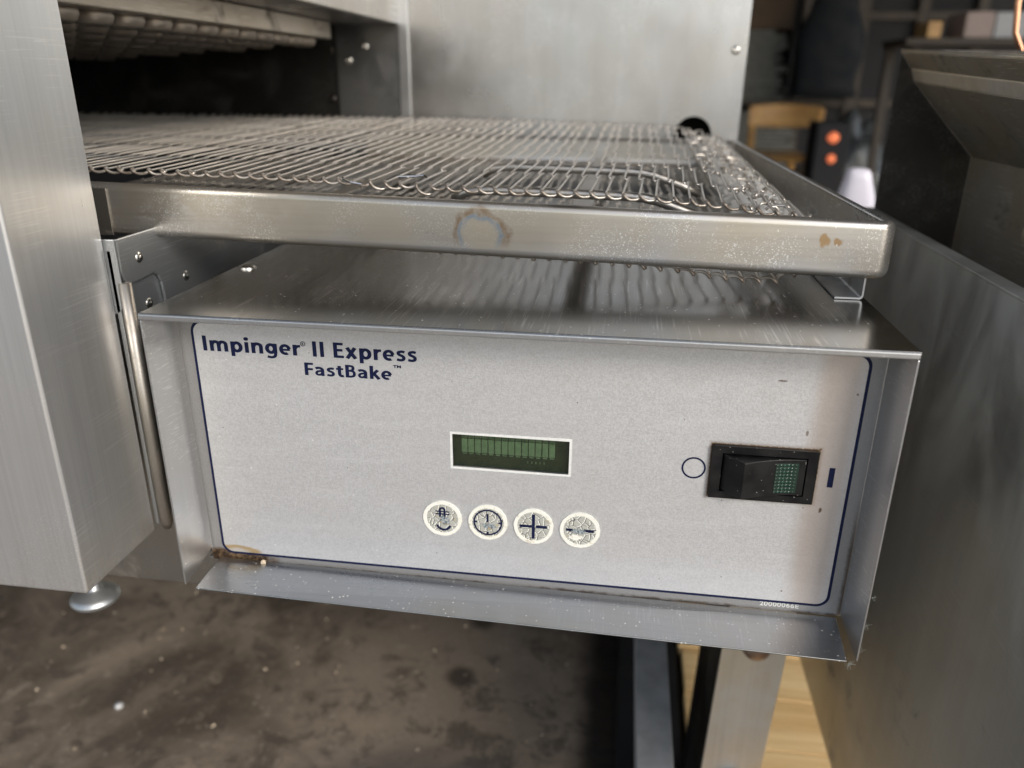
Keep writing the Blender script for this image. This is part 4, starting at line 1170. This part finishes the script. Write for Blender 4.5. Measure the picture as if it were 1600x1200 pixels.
# heater with glowing elements
ht = thing('heater', 'small dark heater with two glowing orange spots in front of the partition', 'heater', (1.08, 3.1, FZ))
slabbox('heater_body', 1.03, 1.165, 3.02, 3.18, FZ, -.02, MT['dark'], ht, .01, 2)
for (x, z, r) in ((1.097, -.078, .021), (1.100, -.160, .017)):
    bm = bmesh.new(); lathe(bm, [(r, 0), (r, -.006), (r * .7, -.016), (0, -.020)], (x, 3.019, z), 'y', 20)
    rr_ = random.Random(int(r * 1e4))
    for v in bm.verts: v.co.z += (v.co.x - x) * rr_.uniform(-.12, .12); v.co.x = x + (v.co.x - x) * rr_.uniform(.85, 1.1)
    smooth(obj('glowing_element', bm, MT['orange'], ht))
# crumpled grey plastic-covered bundle
bm = bmesh.new(); bmesh.ops.create_icosphere(bm, subdivisions=4, radius=1)
import mathutils.noise as mn
for v in bm.verts:
    k = 1 + .30 * mn.noise(v.co * 2.2) + .12 * mn.noise(v.co * 6)
    v.co = Vector((v.co.x * .17 * k, v.co.y * .17 * k, max(v.co.z, -.8) * .34 * k)) + Vector((1.32, 3.62, -.38))
tag(smooth(obj('plastic_bundle', bm, MT['greyplastic'])), 'crumpled grey plastic bundle behind the glowing orange spots', 'bundle')
bt = thing('work_bench', 'low dark bench holding the crumpled grey bundle', 'bench', (1.25, 3.6, FZ))
slabbox('bench_top', 1.00, 1.60, 3.36, 3.88, -.625, -.60, MT['mullion'], bt, .003, 1)
for x in (1.02, 1.54):
    for y in (3.37, 3.82): slabbox('leg', x, x + .04, y, y + .04, FZ, -.6255, MT['mullion'], bt, .002, 1)
# two boxes and an off-cut on a high shelf at top right
sh2 = thing('wall_shelf', 'dark high shelf carrying two pale boxes, at the top right', 'shelf', (1.7, 3.1, FZ))
slabbox('shelf_board', 1.30, 2.2, 2.98, 3.30, .262, .288, MT['mullion'], sh2, .003, 1)
for x in (1.32, 2.14): slabbox('shelf_post', x, x + .035, 3.28, 3.315, FZ, .2615, MT['mullion'], sh2, .003, 1)
tag(slabbox('carton', 1.505, 1.605, 3.0, 3.20, .2885, .378, MT['pinkbox'], None, .004, 2), 'pinkish brown carton on the high shelf, left of the grey one', 'carton')
tag(slabbox('carton', 1.610, 1.760, 3.0, 3.20, .2885, .376, MT['whitebox'], None, .004, 2), 'pale grey carton on the high shelf beside the pinkish one', 'carton')
tag(slabbox('wood_offcut', 1.375, 1.425, 3.0, 3.15, .2885, .345, MT['chair_wood'], None, .003, 2), 'small brown wooden off-cut on the high shelf', 'wood block')

# debris on the floor
rd = random.Random(11)
bm = bmesh.new()
for i in range(260):
    x = rd.uniform(-.9, .25); y = rd.uniform(-.2, 1.1); s = rd.uniform(.0012, .0040)
    vs = [bm.verts.new((x + rd.uniform(-1, 1) * s, y + rd.uniform(-1, 1) * s, FZ + .0005 + abs(rd.gauss(0, 1)) * s * .6)) for _ in range(6)]
    bmesh.ops.convex_hull(bm, input=vs)
o = obj('floor_grit', bm, MT['crumb']); o['kind'] = 'stuff'
o['label'] = 'pale crumbs and grit scattered on the dirty floor'
for (x, y, r) in ((.010, .30, .0055), (-.38, .36, .0055)):
    bm = bmesh.new(); lathe(bm, [(0, 0), (r, 0), (r * 1.05, .003), (r * .8, .0055), (0, .006)], (x, y, FZ + .0003), 'z', 18)
    tag(smooth(obj('bottle_cap', bm, MT['whitebox'])), 'small pale cap on the floor ' + ('near the dark oil stain' if x > -.1 else 'at the left, below the steel door'), 'cap')
